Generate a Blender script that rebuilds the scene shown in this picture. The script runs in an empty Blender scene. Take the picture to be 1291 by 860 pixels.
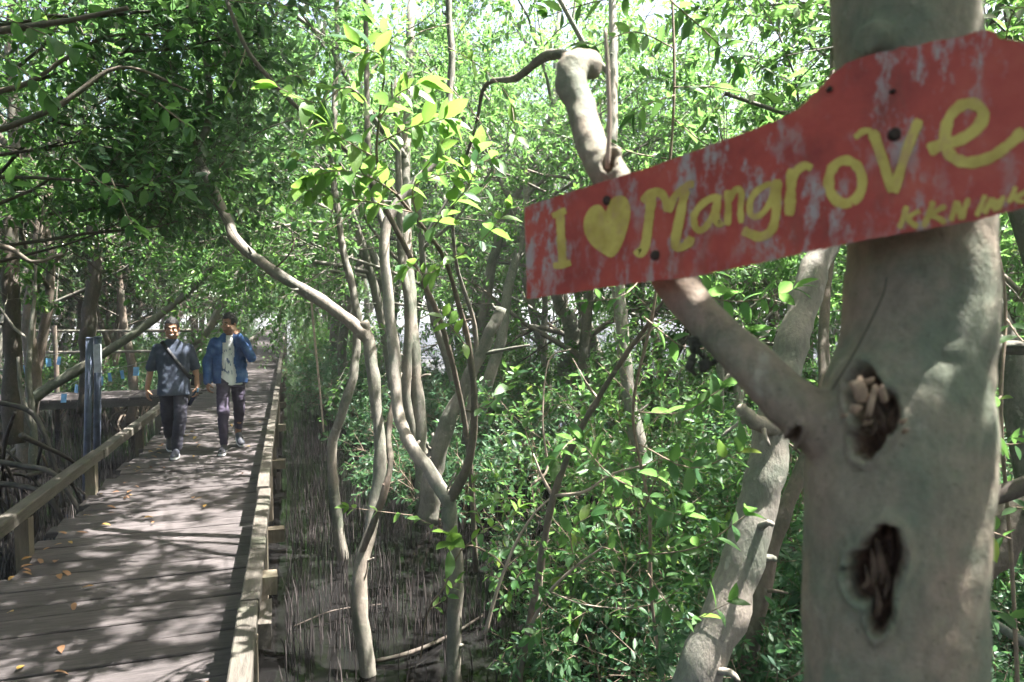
import bpy, bmesh, math, random
import numpy as np
from mathutils import Vector, Matrix, noise

R = math.radians
SC = bpy.context.scene
COL = SC.collection
rnd = random.Random(7)

# ------------------------------------------------------------------ camera, sky, sun, exposure
F = 861.0                       # focal length in photograph pixels (1291 wide)
YAW, PITCH = 18.2, 2.46
CAM = Vector((0, 0, 1.75))      # deck top is z = 0
cd = bpy.data.cameras.new('camera'); cam = bpy.data.objects.new('camera', cd); COL.objects.link(cam)
cd.lens = 24; cd.sensor_width = 36; cd.clip_start = 0.05; cd.clip_end = 900
cam.location = CAM; cam.rotation_euler = (R(90 - PITCH), 0, R(-YAW))
cd.dof.use_dof = True; cd.dof.focus_distance = 5.5; cd.dof.aperture_fstop = 4.0
SC.camera = cam
SUN_EL, SUN_DX, SUN_DY = 66.0, 0.965, -0.106      # direction towards the sun (x, y) and its height
w = bpy.data.worlds.new('World'); SC.world = w; w.use_nodes = True
nt = w.node_tree; bg = nt.nodes['Background']
sky = nt.nodes.new('ShaderNodeTexSky'); sky.sky_type = 'NISHITA'; sky.sun_disc = False
sky.sun_elevation = R(SUN_EL); sky.sun_rotation = math.atan2(SUN_DX, SUN_DY)
sky.air_density = 1.0; sky.dust_density = 7.0; sky.ozone_density = 0.8
nt.links.new(sky.outputs[0], bg.inputs[0]); bg.inputs[1].default_value = 0.078
sd = bpy.data.lights.new('sun', 'SUN'); sd.energy = 5.0; sd.angle = R(0.53); sd.color = (1.0, 0.96, 0.91)
sun = bpy.data.objects.new('sun', sd); COL.objects.link(sun)
h = math.cos(R(SUN_EL)); l_ = math.hypot(SUN_DX, SUN_DY)
TOSUN = Vector((SUN_DX / l_ * h, SUN_DY / l_ * h, math.sin(R(SUN_EL))))
sun.rotation_euler = TOSUN.to_track_quat('Z', 'Y').to_euler(); sun.location = TOSUN * 40
vs = SC.view_settings; vs.view_transform = 'Standard'; vs.look = 'None'; vs.exposure = 2.95; vs.gamma = 1.0
SC.render.engine = 'CYCLES'
cy = SC.cycles
cy.max_bounces = 7; cy.diffuse_bounces = 4; cy.glossy_bounces = 3; cy.transmission_bounces = 4; cy.volume_bounces = 0
cy.caustics_reflective = False; cy.caustics_refractive = False
cy.use_denoising = True; cy.sample_clamp_indirect = 6.0
cy.use_adaptive_sampling = True; cy.adaptive_threshold = 0.02

# ------------------------------------------------------------------ where things stand
FW = Vector((math.sin(R(YAW)) * math.cos(R(PITCH)), math.cos(R(YAW)) * math.cos(R(PITCH)), -math.sin(R(PITCH))))
RT = Vector((math.cos(R(YAW)), -math.sin(R(YAW)), 0))
UP = RT.cross(FW)
def at(u, v, d):
    return CAM + d * (FW + RT * ((u - 645.5) / F) + UP * ((430 - v) / F))
def on(u, v, z):
    r = FW + RT * ((u - 645.5) / F) + UP * ((430 - v) / F)
    return CAM + r * ((z - CAM.z) / r.z)
def proj(p):
    q = p - CAM; d = q.dot(FW)
    return 645.5 + F * q.dot(RT) / d, 430 - F * q.dot(UP) / d, d
WATER = -0.85

# ------------------------------------------------------------------ materials
def mat(name):
    m = bpy.data.materials.new(name); m.use_nodes = True
    n = m.node_tree.nodes; p = n['Principled BSDF']
    return m, m.node_tree, n, p
def ramp(nt, fac, stops, interp='LINEAR'):
    r = nt.nodes.new('ShaderNodeValToRGB'); r.color_ramp.interpolation = interp
    e = r.color_ramp.elements
    while len(e) < len(stops): e.new(0.5)
    for k, (pos, c) in enumerate(stops):
        e[k].position = pos; e[k].color = (c, c, c, 1) if isinstance(c, (int, float)) else (*c, 1)
    nt.links.new(fac, r.inputs[0]); return r.outputs[0]
def tex_noise(nt, scale, detail=4, rough=0.55, coord=None, stretch=None, kind='Object'):
    t = nt.nodes.new('ShaderNodeTexNoise'); t.inputs['Scale'].default_value = scale
    t.inputs['Detail'].default_value = detail; t.inputs['Roughness'].default_value = rough
    c = nt.nodes.new('ShaderNodeTexCoord'); o = c.outputs[kind]
    if stretch:
        mp = nt.nodes.new('ShaderNodeMapping'); mp.inputs['Scale'].default_value = stretch
        nt.links.new(o, mp.inputs[0]); o = mp.outputs[0]
    nt.links.new(o, t.inputs['Vector']); return t.outputs['Fac']
def mixc(nt, fac, a, b, mode='MIX'):
    m = nt.nodes.new('ShaderNodeMix'); m.data_type = 'RGBA'; m.blend_type = mode
    for s, val in ((0, fac), (6, a), (7, b)):
        if hasattr(val, 'is_output'): nt.links.new(val, m.inputs[s])
        elif isinstance(val, (int, float)): m.inputs[s].default_value = val
        else: m.inputs[s].default_value = (*val, 1)
    return m.outputs[2]
def bump(nt, p, hgt, strength=0.4, dist=0.01):
    b = nt.nodes.new('ShaderNodeBump'); b.inputs['Strength'].default_value = strength; b.inputs['Distance'].default_value = dist
    nt.links.new(hgt, b.inputs['Height']); nt.links.new(b.outputs[0], p.inputs['Normal'])
def plain(name, c, rough=0.6, var=0.25, scale=12, b=0.0, spec=0.4, metal=0.0):
    m, nt, n, p = mat(name)
    f = tex_noise(nt, scale, 5)
    nt.links.new(ramp(nt, f, [(0.3, tuple(x * (1 - var) for x in c)), (0.7, tuple(min(1, x * (1 + var)) for x in c))]), p.inputs['Base Color'])
    p.inputs['Roughness'].default_value = rough; p.inputs['Specular IOR Level'].default_value = spec; p.inputs['Metallic'].default_value = metal
    if b: bump(nt, p, tex_noise(nt, scale * 4, 4), b)
    return m
def leaf_mat(name, cols, trans, tcol, rough=0.4, spec=0.5):
    m, nt, n, p = mat(name)
    g = nt.nodes.new('ShaderNodeNewGeometry')
    oi = nt.nodes.new('ShaderNodeObjectInfo')
    add = nt.nodes.new('ShaderNodeMath'); add.operation = 'ADD'
    nt.links.new(g.outputs['Random Per Island'], add.inputs[0]); nt.links.new(oi.outputs['Random'], add.inputs[1])
    fr = nt.nodes.new('ShaderNodeMath'); fr.operation = 'FRACT'; nt.links.new(add.outputs[0], fr.inputs[0])
    c = ramp(nt, fr.outputs[0], [(.965 * i / (len(cols) - 1), k) for i, k in enumerate(cols)] + [(.975, tuple(np.array(cols[-1]) * (1.9, 1.35, .8)))])
    vein = tex_noise(nt, 30, 3)
    c2 = mixc(nt, 0.35, c, ramp(nt, vein, [(0.3, 0.55), (0.7, 1.0)]), 'MULTIPLY')
    nt.links.new(c2, p.inputs['Base Color'])
    p.inputs['Roughness'].default_value = rough; p.inputs['Specular IOR Level'].default_value = spec
    t = nt.nodes.new('ShaderNodeBsdfTranslucent')
    tc = mixc(nt, 0.5, tcol, c, 'MIX')
    nt.links.new(tc, t.inputs[0])
    ms = nt.nodes.new('ShaderNodeMixShader'); ms.inputs[0].default_value = trans
    nt.links.new(p.outputs[0], ms.inputs[1]); nt.links.new(t.outputs[0], ms.inputs[2])
    nt.links.new(ms.outputs[0], n['Material Output'].inputs[0])
    return m
def bark_mat(name, base, green, pink, sc=1.0, rough=0.75, bstr=0.5, stripes=0.0):
    m, nt, n, p = mat(name)
    a = tex_noise(nt, 5 * sc, 6, 0.6); b_ = tex_noise(nt, 2.3 * sc, 5, 0.6, stretch=(1, 1, 0.6)); f = tex_noise(nt, 42 * sc, 5, 0.7, stretch=(1, 1, 0.45))
    c = mixc(nt, ramp(nt, a, [(0.44, 0.0), (0.62, 1.0)]), base, green)
    c = mixc(nt, ramp(nt, b_, [(0.5, 0.0), (0.64, 0.85)]), c, pink)
    c = mixc(nt, 0.7, c, ramp(nt, f, [(0.25, 0.45), (0.6, 1.0)]), 'MULTIPLY')
    spots = tex_noise(nt, 17 * sc, 2, 0.5)
    c = mixc(nt, ramp(nt, spots, [(0.66, 0.0), (0.72, 0.55)]), c, tuple(min(1, x * 1.7) for x in base))
    nt.links.new(c, p.inputs['Base Color'])
    p.inputs['Roughness'].default_value = rough; p.inputs['Specular IOR Level'].default_value = 0.25
    bump(nt, p, f, bstr, 0.012)
    return m
M = {}
M['bark'] = bark_mat('bark', (0.185, 0.172, 0.145), (0.12, 0.13, 0.10), (0.25, 0.21, 0.175))
M['bark_pale'] = bark_mat('bark_pale', (0.25, 0.23, 0.20), (0.165, 0.175, 0.14), (0.31, 0.265, 0.225))
M['bark_brown'] = bark_mat('bark_brown', (0.145, 0.118, 0.095), (0.10, 0.098, 0.075), (0.20, 0.155, 0.125))
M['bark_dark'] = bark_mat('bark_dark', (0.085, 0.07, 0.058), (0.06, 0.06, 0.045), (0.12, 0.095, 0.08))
M['bark_moss'] = bark_mat('bark_moss', (0.11, 0.115, 0.085), (0.075, 0.09, 0.06), (0.14, 0.125, 0.10))
M['twig'] = plain('twig', (0.20, 0.15, 0.11), 0.7, 0.35, 25)
M['twig_pale'] = plain('twig_pale', (0.33, 0.26, 0.21), 0.7, 0.3, 25)
M['leaf'] = leaf_mat('leaf', [(0.04, 0.11, 0.036), (0.055, 0.14, 0.044), (0.08, 0.175, 0.05), (0.05, 0.125, 0.055), (0.095, 0.18, 0.052)], 0.5, (0.27, 0.53, 0.12), 0.45, 0.32)
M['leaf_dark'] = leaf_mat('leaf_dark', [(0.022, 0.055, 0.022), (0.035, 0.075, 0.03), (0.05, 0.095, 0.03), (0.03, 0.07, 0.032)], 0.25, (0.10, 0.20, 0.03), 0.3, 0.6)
M['leaf_mid'] = leaf_mat('leaf_mid', [(0.03, 0.08, 0.04), (0.045, 0.10, 0.045), (0.06, 0.125, 0.045), (0.04, 0.095, 0.05)], 0.42, (0.20, 0.40, 0.12), 0.4, 0.45)
M['leaf_fresh'] = leaf_mat('leaf_fresh', [(0.07, 0.16, 0.03), (0.11, 0.21, 0.035), (0.13, 0.23, 0.05), (0.08, 0.18, 0.06), (0.06, 0.15, 0.07)], 0.5, (0.33, 0.58, 0.11), 0.4, 0.4)
M['leaf_shrub'] = leaf_mat('leaf_shrub', [(0.035, 0.092, 0.052), (0.05, 0.115, 0.06), (0.07, 0.14, 0.06), (0.045, 0.105, 0.068)], 0.42, (0.19, 0.42, 0.13), 0.42, 0.38)
M['dead_yellow'] = leaf_mat('dead_yellow', [(0.30, 0.17, 0.04), (0.38, 0.25, 0.06), (0.24, 0.12, 0.04)], 0.2, (0.5, 0.3, 0.05), 0.5)
M['dead_brown'] = leaf_mat('dead_brown', [(0.17, 0.085, 0.045), (0.25, 0.13, 0.06), (0.13, 0.07, 0.04)], 0.15, (0.3, 0.15, 0.05), 0.6)

def wood_mat(name, c1, c2, axis=(1, 9, 9), rough=0.8, green=None):
    m, nt, n, p = mat(name)
    oi = nt.nodes.new('ShaderNodeObjectInfo')
    c = nt.nodes.new('ShaderNodeTexCoord'); mp = nt.nodes.new('ShaderNodeMapping'); mp.inputs['Scale'].default_value = axis
    va = nt.nodes.new('ShaderNodeVectorMath'); va.operation = 'MULTIPLY_ADD'
    va.inputs[1].default_value = (17, 13, 29); nt.links.new(oi.outputs['Random'], va.inputs[0]); 
    nt.links.new(c.outputs['Object'], va.inputs[2]); nt.links.new(va.outputs[0], mp.inputs[0])
    def nz(s, d=6, r=0.65, v=mp.outputs[0]):
        t = nt.nodes.new('ShaderNodeTexNoise'); t.inputs['Scale'].default_value = s; t.inputs['Detail'].default_value = d; t.inputs['Roughness'].default_value = r
        nt.links.new(v, t.inputs['Vector']); return t.outputs['Fac']
    g = nz(5.5); blot = nz(2.2, 5, 0.6, va.outputs[0]); fine = nz(22, 3)
    col = mixc(nt, ramp(nt, g, [(0.3, 0.0), (0.7, 1.0)]), c1, c2)
    col = mixc(nt, 0.75, col, ramp(nt, blot, [(0.3, 0.55), (0.65, 1.0)]), 'MULTIPLY')
    rb = nt.nodes.new('ShaderNodeMapRange'); rb.inputs[3].default_value = 0.72; rb.inputs[4].default_value = 1.12
    nt.links.new(oi.outputs['Random'], rb.inputs[0])
    cb = nt.nodes.new('ShaderNodeCombineColor')
    for k in range(3): nt.links.new(rb.outputs[0], cb.inputs[k])
    col = mixc(nt, 1.0, col, cb.outputs[0], 'MULTIPLY')
    if green: col = mixc(nt, ramp(nt, nz(3.1, 5, 0.6, va.outputs[0]), [(0.52, 0.0), (0.68, 0.7)]), col, green)
    nt.links.new(col, p.inputs['Base Color']); p.inputs['Roughness'].default_value = rough; p.inputs['Specular IOR Level'].default_value = 0.25
    bump(nt, p, mixc(nt, 0.5, g, fine), 0.55, 0.012)
    return m
M['plank'] = wood_mat('plank_wood', (0.042, 0.037, 0.037), (0.118, 0.103, 0.102))
M['rail'] = wood_mat('rail_wood', (0.075, 0.067, 0.057), (0.16, 0.142, 0.12), axis=(9, 1, 9), green=(0.085, 0.09, 0.065))
M['post'] = wood_mat('post_wood', (0.10, 0.082, 0.06), (0.19, 0.16, 0.12), axis=(9, 9, 1), green=(0.10, 0.11, 0.065))
M['mudroot'] = plain('mud_root', (0.06, 0.052, 0.046), 0.55, 0.6, 9)
M['stick'] = plain('breathing_root', (0.060, 0.052, 0.050), 0.5, 0.8, 3)

m, nt, n, p = mat('mud')
f1 = tex_noise(nt, 1.1, 8, 0.65); f2 = tex_noise(nt, 14, 6, 0.7)
c = ramp(nt, f1, [(0.3, (0.006, 0.0055, 0.005)), (0.55, (0.011, 0.010, 0.009)), (0.75, (0.026, 0.023, 0.022))])
nt.links.new(mixc(nt, 0.6, c, ramp(nt, f2, [(0.3, 0.5), (0.7, 1.0)]), 'MULTIPLY'), p.inputs['Base Color'])
nt.links.new(ramp(nt, f2, [(0.35, 0.12), (0.7, 0.5)]), p.inputs['Roughness']); bump(nt, p, f2, 0.7, 0.03); p.inputs['Specular IOR Level'].default_value = .2; M['mud'] = m
m, nt, n, p = mat('murky_water')
f1 = tex_noise(nt, 0.5, 5, 0.6)
nt.links.new(ramp(nt, f1, [(0.3, (0.004, 0.004, 0.0038)), (0.7, (0.011, 0.0105, 0.0105))]), p.inputs['Base Color'])
p.inputs['Roughness'].default_value = 0.06; p.inputs['IOR'].default_value = 1.33; p.inputs['Specular IOR Level'].default_value = 0.4
bump(nt, p, tex_noise(nt, 9, 3, 0.5), 0.12, 0.01); M['water'] = m

# ------------------------------------------------------------------ mesh helpers
class MB:
    def __init__(s): s.v = []; s.f = []; s.n = 0
    def add(s, vs, fs):
        s.v.extend(tuple(x) for x in vs); k = s.n
        s.f.extend(tuple(i + k for i in f) for f in fs); s.n += len(vs); return s
    def box(s, c, size, rot=None, jit=0.0, taper=1.0):
        x, y, z = (k / 2 for k in size); vs = []
        for sz in (-1, 1):
            for sx, sy in ((-1, -1), (1, -1), (1, 1), (-1, 1)):
                t = taper if sz > 0 else 1
                q = Vector((sx * x * t + rnd.uniform(-jit, jit), sy * y * t + rnd.uniform(-jit, jit), sz * z + rnd.uniform(-jit, jit)))
                if rot is not None: q = rot @ q
                vs.append(q + Vector(c))
        return s.add(vs, [(3, 2, 1, 0), (4, 5, 6, 7), (0, 1, 5, 4), (1, 2, 6, 5), (2, 3, 7, 6), (3, 0, 4, 7)])
    def tube(s, pts, rad, seg=8, wob=0.0, sm=4, cap=True):
        pts = [Vector(q) for q in pts]
        if sm > 1 and len(pts) > 2: pts, rad = spline(pts, rad, sm)
        k = len(pts); vs = []; fs = []
        t0 = (pts[1] - pts[0]).normalized(); a = t0.orthogonal().normalized()
        for i in range(k):
            t = (pts[min(i + 1, k - 1)] - pts[max(i - 1, 0)]).normalized()
            a = (a - t * a.dot(t)); a = a.normalized() if a.length > 1e-6 else t.orthogonal().normalized()
            b = t.cross(a)
            for j in range(seg):
                an = 2 * math.pi * j / seg; o = a * math.cos(an) + b * math.sin(an)
                r = rad[i]
                if wob:
                    q = pts[i] + o * r
                    r *= 1 + wob * noise.noise(q * (0.5 / max(r, 0.02))) + wob * 0.5 * noise.noise(q * (1.4 / max(r, 0.02)))
                vs.append(pts[i] + o * r)
        for i in range(k - 1):
            for j in range(seg):
                j2 = (j + 1) % seg
                fs.append((i * seg + j, i * seg + j2, (i + 1) * seg + j2, (i + 1) * seg + j))
        if cap:
            fs.append(tuple(range(seg))[::-1]); fs.append(tuple((k - 1) * seg + j for j in range(seg)))
        return s.add(vs, fs)
    def mesh(s, name, m, smooth=True):
        me = bpy.data.meshes.new(name); me.from_pydata(s.v, [], s.f)
        for q in (m if isinstance(m, (list, tuple)) else [m]): me.materials.append(q)
        if smooth: me.polygons.foreach_set('use_smooth', np.ones(len(me.polygons), bool))
        me.update(); return me
    def build(s, name, m, parent=None, smooth=True):
        return link(name, s.mesh(name, m, smooth), parent)
def spline(pts, rad, n):
    P = [pts[0] * 2 - pts[1]] + list(pts) + [pts[-1] * 2 - pts[-2]]; out = []; rr = []
    for i in range(1, len(P) - 2):
        for j in range(n):
            t = j / n; a, b, c, d = P[i - 1:i + 3]
            out.append(0.5 * ((2 * b) + (c - a) * t + (2 * a - 5 * b + 4 * c - d) * t * t + (3 * b - a - 3 * c + d) * t ** 3))
            rr.append(rad[i - 1] + (rad[i] - rad[i - 1]) * t)
    out.append(pts[-1]); rr.append(rad[-1]); return out, rr
def link(name, me, parent=None):
    o = bpy.data.objects.new(name, me); COL.objects.link(o)
    if parent is not None:
        o.parent = parent; o.matrix_parent_inverse = Matrix.Translation(-parent.location) if parent.type == 'EMPTY' and not parent.get('local') else Matrix()
    return o
def tag(o, label, cat, group=None, kind=None):
    if label: o['label'] = label
    if cat: o['category'] = cat
    if group: o['group'] = group
    if kind: o['kind'] = kind
    return o
def thing(name, loc, label, cat, group=None, local=False):
    """an Empty at the base of a thing; parts are built in world coordinates unless local"""
    o = bpy.data.objects.new(name, None); COL.objects.link(o); o.location = loc; o.empty_display_size = 0.2
    if local: o['local'] = 1
    return tag(o, label, cat, group)
def struct(name, mb, m, smooth=False):
    o = mb.build(name, m, None, smooth); o['kind'] = 'structure'; return o

# leaves as numpy batches: position, direction, normal, length, width
LEAF_FAR = (np.array([(0, 0, 0), (.42, .30, .10), (.40, .68, .08), (0, 1, -.06), (-.40, .68, .08), (-.42, .30, .10)]), [(0, 1, 2, 3), (0, 3, 4, 5)])
def leaf_template(curl, fold, n=5):
    vs = []; fs = []
    for i in range(n):
        t = i / (n - 1); wd = 0.5 * (math.sin(math.pi * min(1, t * 0.94 + 0.03)) ** 0.8) * (1.08 - 0.25 * t)
        if i == 0: wd = 0.03
        if i == n - 1: wd = 0.02
        y = t; z = -curl * t * t
        vs += [(-wd, y, z + fold * wd), (0, y, z), (wd, y, z + fold * wd)]
    for i in range(n - 1):
        k = 3 * i; fs += [(k, k + 1, k + 4, k + 3), (k + 1, k + 2, k + 5, k + 4)]
    return np.array(vs), fs
def leaf_mesh(name, L, m, template=LEAF_FAR, twigs=None, twig_m=None):
    tv, tf = template
    P, D, N, S, W = (np.array(x, float) for x in zip(*L))
    D /= np.linalg.norm(D, axis=1, keepdims=True) + 1e-9
    X = np.cross(D, N); X /= np.linalg.norm(X, axis=1, keepdims=True) + 1e-9
    Z = np.cross(X, D)
    V = (P[:, None] + X[:, None] * (tv[None, :, 0:1] * W[:, None, None]) + D[:, None] * (tv[None, :, 1:2] * S[:, None, None]) + Z[:, None] * (tv[None, :, 2:3] * W[:, None, None]))
    k = len(tv); nL = len(P)
    q = np.array(tf)                                   # all quads
    I = (q[None] + (np.arange(nL) * k)[:, None, None]).reshape(-1, 4)
    V = V.reshape(-1, 3)
    me = bpy.data.meshes.new(name)
    me.vertices.add(len(V)); me.vertices.foreach_set('co', V.ravel().astype(np.float32))
    me.loops.add(I.size); me.loops.foreach_set('vertex_index', I.ravel().astype(np.int32))
    me.polygons.add(len(I)); me.polygons.foreach_set('loop_start', (np.arange(len(I)) * 4).astype(np.int32))
    me.polygons.foreach_set('loop_total', np.full(len(I), 4, np.int32))
    me.materials.append(m); me.update(calc_edges=True)
    return me

def rv(r=rnd):
    while True:
        v = Vector((r.uniform(-1, 1), r.uniform(-1, 1), r.uniform(-1, 1)))
        if 0.05 < v.length < 1: return v.normalized()
CARVE = [False]; OVERHEAD = [False]
def twig_leaves(L, pts, n, size, r=rnd, droop=0.25):
    """pairs of leaves along a twig, denser at the tip"""
    k = len(pts) - 1
    for i in range(n):
        t = (0.15 + 0.85 * (i + r.random()) / n) ** 0.8 * k
        a = min(int(t), k - 1); p = pts[a].lerp(pts[a + 1], t - a); ax = (pts[a + 1] - pts[a]).normalized()
        side = ax.cross(rv(r)).normalized()
        d = (ax * r.uniform(0.2, 0.9) + side + Vector((0, 0, -droop + r.uniform(-.3, .3)))).normalized()
        nrm = (Vector((0, 0, 1)) + rv(r) * 0.75).normalized()
        s = size * (0.5 + 0.95 * r.random() ** 1.3)
        L.append((p + d * 0.01, d, nrm, s, s * r.uniform(0.38, 0.5)))
def grow(B, L, p, d, length, rad, lev, spec, r, start=0.35):
    """spec: per level (children, length ratio, spread, segments, sides, upward pull)"""
    ch, ratio, spread, segs, sides, up = spec[lev]
    if CARVE[0] and lev >= 2 and open_air(p): return
    if CARVE[0] == 2 and lev >= 1 and (open_air(p + d.normalized() * length) or open_air(p + d.normalized() * length * .5)): return
    for attempt in range(12):
        pts = [p]; rr = [rad]; cur = p; dd = d.normalized()
        for i in range(segs):
            dd = (dd + rv(r) * 0.22 + Vector((0, 0, up))).normalized()
            cur = cur + dd * (length / segs); pts.append(cur); rr.append(rad * (1 - 0.62 * (i + 1) / segs))
        if CARVE[0] != 2 or lev or not OVERHEAD[0] or not any(in_frame(q) for q in pts[1:]): break
        d = d + Vector((0, 0, .2))
    B.tube(pts, rr, sides, sm=1, cap=False)
    if lev == len(spec) - 1:
        twig_leaves(L, pts, spec[-1][0], spec[-1][1], r); return
    for j in range(ch):
        s0 = 0.25 if lev else start; t = s0 + (1 - s0) * (j + r.random()) / ch
        x = min(t * segs, segs - 1e-3); a = int(x); q = pts[a].lerp(pts[a + 1], x - a); ax = (pts[a + 1] - pts[a]).normalized()
        side = ax.cross(rv(r)).normalized()
        nd = (ax * math.cos(spread) + side * math.sin(spread) * r.uniform(0.7, 1.2)).normalized()
        grow(B, L, q, nd, length * ratio * r.uniform(0.7, 1.25), max(0.003, rr[a] * r.uniform(0.42, 0.62)), lev + 1, spec, r)

GAPS = [(at(440, 175, 3.0), .55), (at(530, 150, 3.05), .45), (at(600, 230, 3.2), .35), (at(722, 110, 1.34), .2), (at(742, 170, 1.27), .15), (at(535, 580, 4.55), .16), (at(495, 420, 4.8), .25), (at(488, 300, 5), .2), (at(640, 480, 6.5), .9), (at(760, 520, 6.0), .6), (at(560, 830, 5.0), .45),
        (at(380, 365, 5.4), .2), (at(300, 310, 5.6), .2), (at(790, 470, 6.7), .4), (at(930, 380, 2.7), .3), (at(1015, 370, 3.2), .25), (at(1200, 560, .90), .07), (at(1190, 690, .90), .06), (at(1170, 780, .89), .05), (at(1215, 480, .92), .05), (at(1185, 410, .9), .04), (at(940, 455, 1.0), .05), (at(880, 390, 1.06), .04), (at(735, 560, 3.7), .3), (at(470, 560, 5.2), .2), (at(900, 250, 9), 1.2), (at(700, 200, 9), 1.2), (at(560, 60, 8), 1.0), (at(1260, 450, 4), .6), (at(212, 445, 8.2), .22), (at(292, 450, 8.4), .30), (at(285, 520, 8.3), .15)]
def in_frame(p):
    q = p - CAM; d = q.dot(FW)
    return 0 < d < 9 and abs(q.dot(RT)) < d * .79 and abs(q.dot(UP)) < d * .54
def open_air(p):
    """kept clear: the headroom over the walk and the openings where sun falls through the canopy"""
    if -2.0 < p.x < 0.1 and p.z < 2.5 and p.y > 1: return True
    q = p - CAM; d = q.dot(FW)
    if 0.3 < d < 9.5:
        u, v = 645.5 + F * q.dot(RT) / d, 430 - F * q.dot(UP) / d
        if 165 < u < 375 and 372 < v < 640: return True
    if 0 < d < 2.2 and p.z < 2.9 and abs(q.dot(RT)) < d * .9: return True
    if CARVE[0] == 2 and 0 < d < 9 and abs(q.dot(RT)) < d * .79 and q.dot(UP) < d * .54: return True
    for g, rd in GAPS:
        w_ = p - g; t = w_.dot(TOSUN)
        if t > 0.25 and (w_ - TOSUN * t).length < rd: return True
    return False
_g = random.Random(19); DX_ = (-1.79, -0.24)
FLECKS = []
for k in range(52):                                      # loose clusters of small holes in the leaves above the boards
    cx, cy_, n_ = _g.uniform(DX_[0] + .1, DX_[1] - .15), 2.4 + 8.5 * _g.random() ** 1.3, _g.randint(3, 7)
    for _ in range(n_): FLECKS.append((Vector((cx + _g.gauss(0, .2), cy_ + _g.gauss(0, .16), 0)), _g.uniform(.03, .085)))
for k in range(26):
    FLECKS.append((at(_g.uniform(560, 980), _g.uniform(480, 800), _g.uniform(3.4, 6.5)), _g.uniform(.05, .2)))
def carve_leaves(L):
    if not L: return L
    P = np.array([q[0] for q in L]); C = np.array(CAM); bad = np.zeros(len(P), bool)
    Q = P - C; d = Q @ np.array(FW); rx = Q @ np.array(RT); uy = Q @ np.array(UP); ds = np.maximum(d, 1e-3)
    bad |= (P[:, 0] > -2) & (P[:, 0] < .1) & (P[:, 2] < 2.5) & (P[:, 1] > 1)
    u, v = 645.5 + F * rx / ds, 430 - F * uy / ds
    bad |= (d > .3) & (d < 9.5) & (u > 165) & (u < 375) & (v > 372) & (v < 640)
    bad |= (d > 0) & (d < 2.2) & (P[:, 2] < 2.9) & (np.abs(rx) < d * .9)
    bad |= (Q * Q).sum(1) < 1.7 ** 2
    if CARVE[0] == 2: bad |= (d > 0) & (d < 9) & (np.abs(rx) < d * .79) & (uy < d * .54)
    T = np.array(TOSUN)
    for g, rd in GAPS + FLECKS:
        W_ = P - np.array(g); t = W_ @ T; e = W_ - t[:, None] * T
        bad |= (t > .25) & ((e * e).sum(1) < rd * rd)
    return [q for q, b in zip(L, bad) if not b]
def copy_tree(root, loc, rz, sc=1.0, label=None, group=None, tilt=(0, 0)):
    c = root.copy(); COL.objects.link(c); c.location = loc; c.rotation_euler = (tilt[0], tilt[1], rz); c.scale = (sc, sc, sc)
    if label: c['label'] = label
    if group: c['group'] = group
    for ch in root.children:
        k = ch.copy(); COL.objects.link(k); k.parent = c; k.matrix_parent_inverse = ch.matrix_parent_inverse.copy()
    return c

# ------------------------------------------------------------------ the setting: mud, water, boardwalks
def ground():
    mb = MB(); nx, ny = 150, 150
    xs = np.concatenate([np.linspace(-400, -30, 15)[:-1], np.linspace(-30, 40, nx), np.linspace(40, 400, 15)[1:]])
    ys = np.concatenate([np.linspace(-200, -8, 10)[:-1], np.linspace(-8, 60, ny), np.linspace(60, 600, 20)[1:]])
    V = []
    for y in ys:
        for x in xs:
            q = Vector((x, y, 0))
            z = WATER - 0.15 + 0.11 * noise.fractal(q * 0.35, 1.0, 2.0, 4) + 0.035 * noise.noise(q * 1.7)
            c = on(720, 480, WATER); dx, dy = x - c.x, y - c.y
            z += 0.12 * max(0, 1 - (dx * dx + dy * dy) / 60)
            if x > 4: z += min(0.2, 0.05 * (x - 4))
            V.append((x, y, z))
    k = len(xs); Fs = [(j * k + i, j * k + i + 1, (j + 1) * k + i + 1, (j + 1) * k + i) for j in range(len(ys) - 1) for i in range(k - 1)]
    mb.add(V, Fs); struct('ground', mb, M['mud'], True)
    wb = MB(); wb.add([(-400, -200, WATER), (400, -200, WATER), (400, 600, WATER), (-400, 600, WATER)], [(0, 1, 2, 3)])
    struct('water', wb, M['water'])
ground()

DX0, DX1 = -1.79, -0.24
def plank_piece(mb, x0, x1, y0, y1, zt, th=0.045, jit=0.006):
    """one board across the walk: ends not quite square, slight sag, chamfered top edges"""
    n = 4; vs = []; fs = []
    sag = rnd.uniform(-0.006, 0.004); tw = rnd.uniform(-0.004, 0.004)
    e0 = [rnd.uniform(-0.02, 0.02) for _ in range(2)]; e1 = [rnd.uniform(-0.02, 0.02) for _ in range(2)]
    c = 0.006
    for i in range(n + 1):
        t = i / n; zz = zt + sag * 4 * t * (1 - t) + tw * (t - 0.5)
        w0 = y0 + rnd.uniform(-jit, jit) * 0.6; w1 = y1 + rnd.uniform(-jit, jit) * 0.6
        xa = x0 + (x1 - x0) * t
        sh0 = e0[0] * (1 - t) + e1[0] * t; sh1 = e0[1] * (1 - t) + e1[1] * t
        vs += [(xa + sh0, w0, zz - th), (xa + sh0, w0, zz - c), (xa + sh0, w0 + c, zz), (xa + sh1, w1 - c, zz), (xa + sh1, w1, zz - c), (xa + sh1, w1, zz - th)]
    for i in range(n):
        for j in range(6):
            j2 = (j + 1) % 6; fs.append((i * 6 + j, (i + 1) * 6 + j, (i + 1) * 6 + j2, i * 6 + j2))
    fs.append((0, 1, 2, 3, 4, 5)); fs.append(tuple(n * 6 + j for j in range(5, -1, -1)))
    mb.add(vs, fs)
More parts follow.
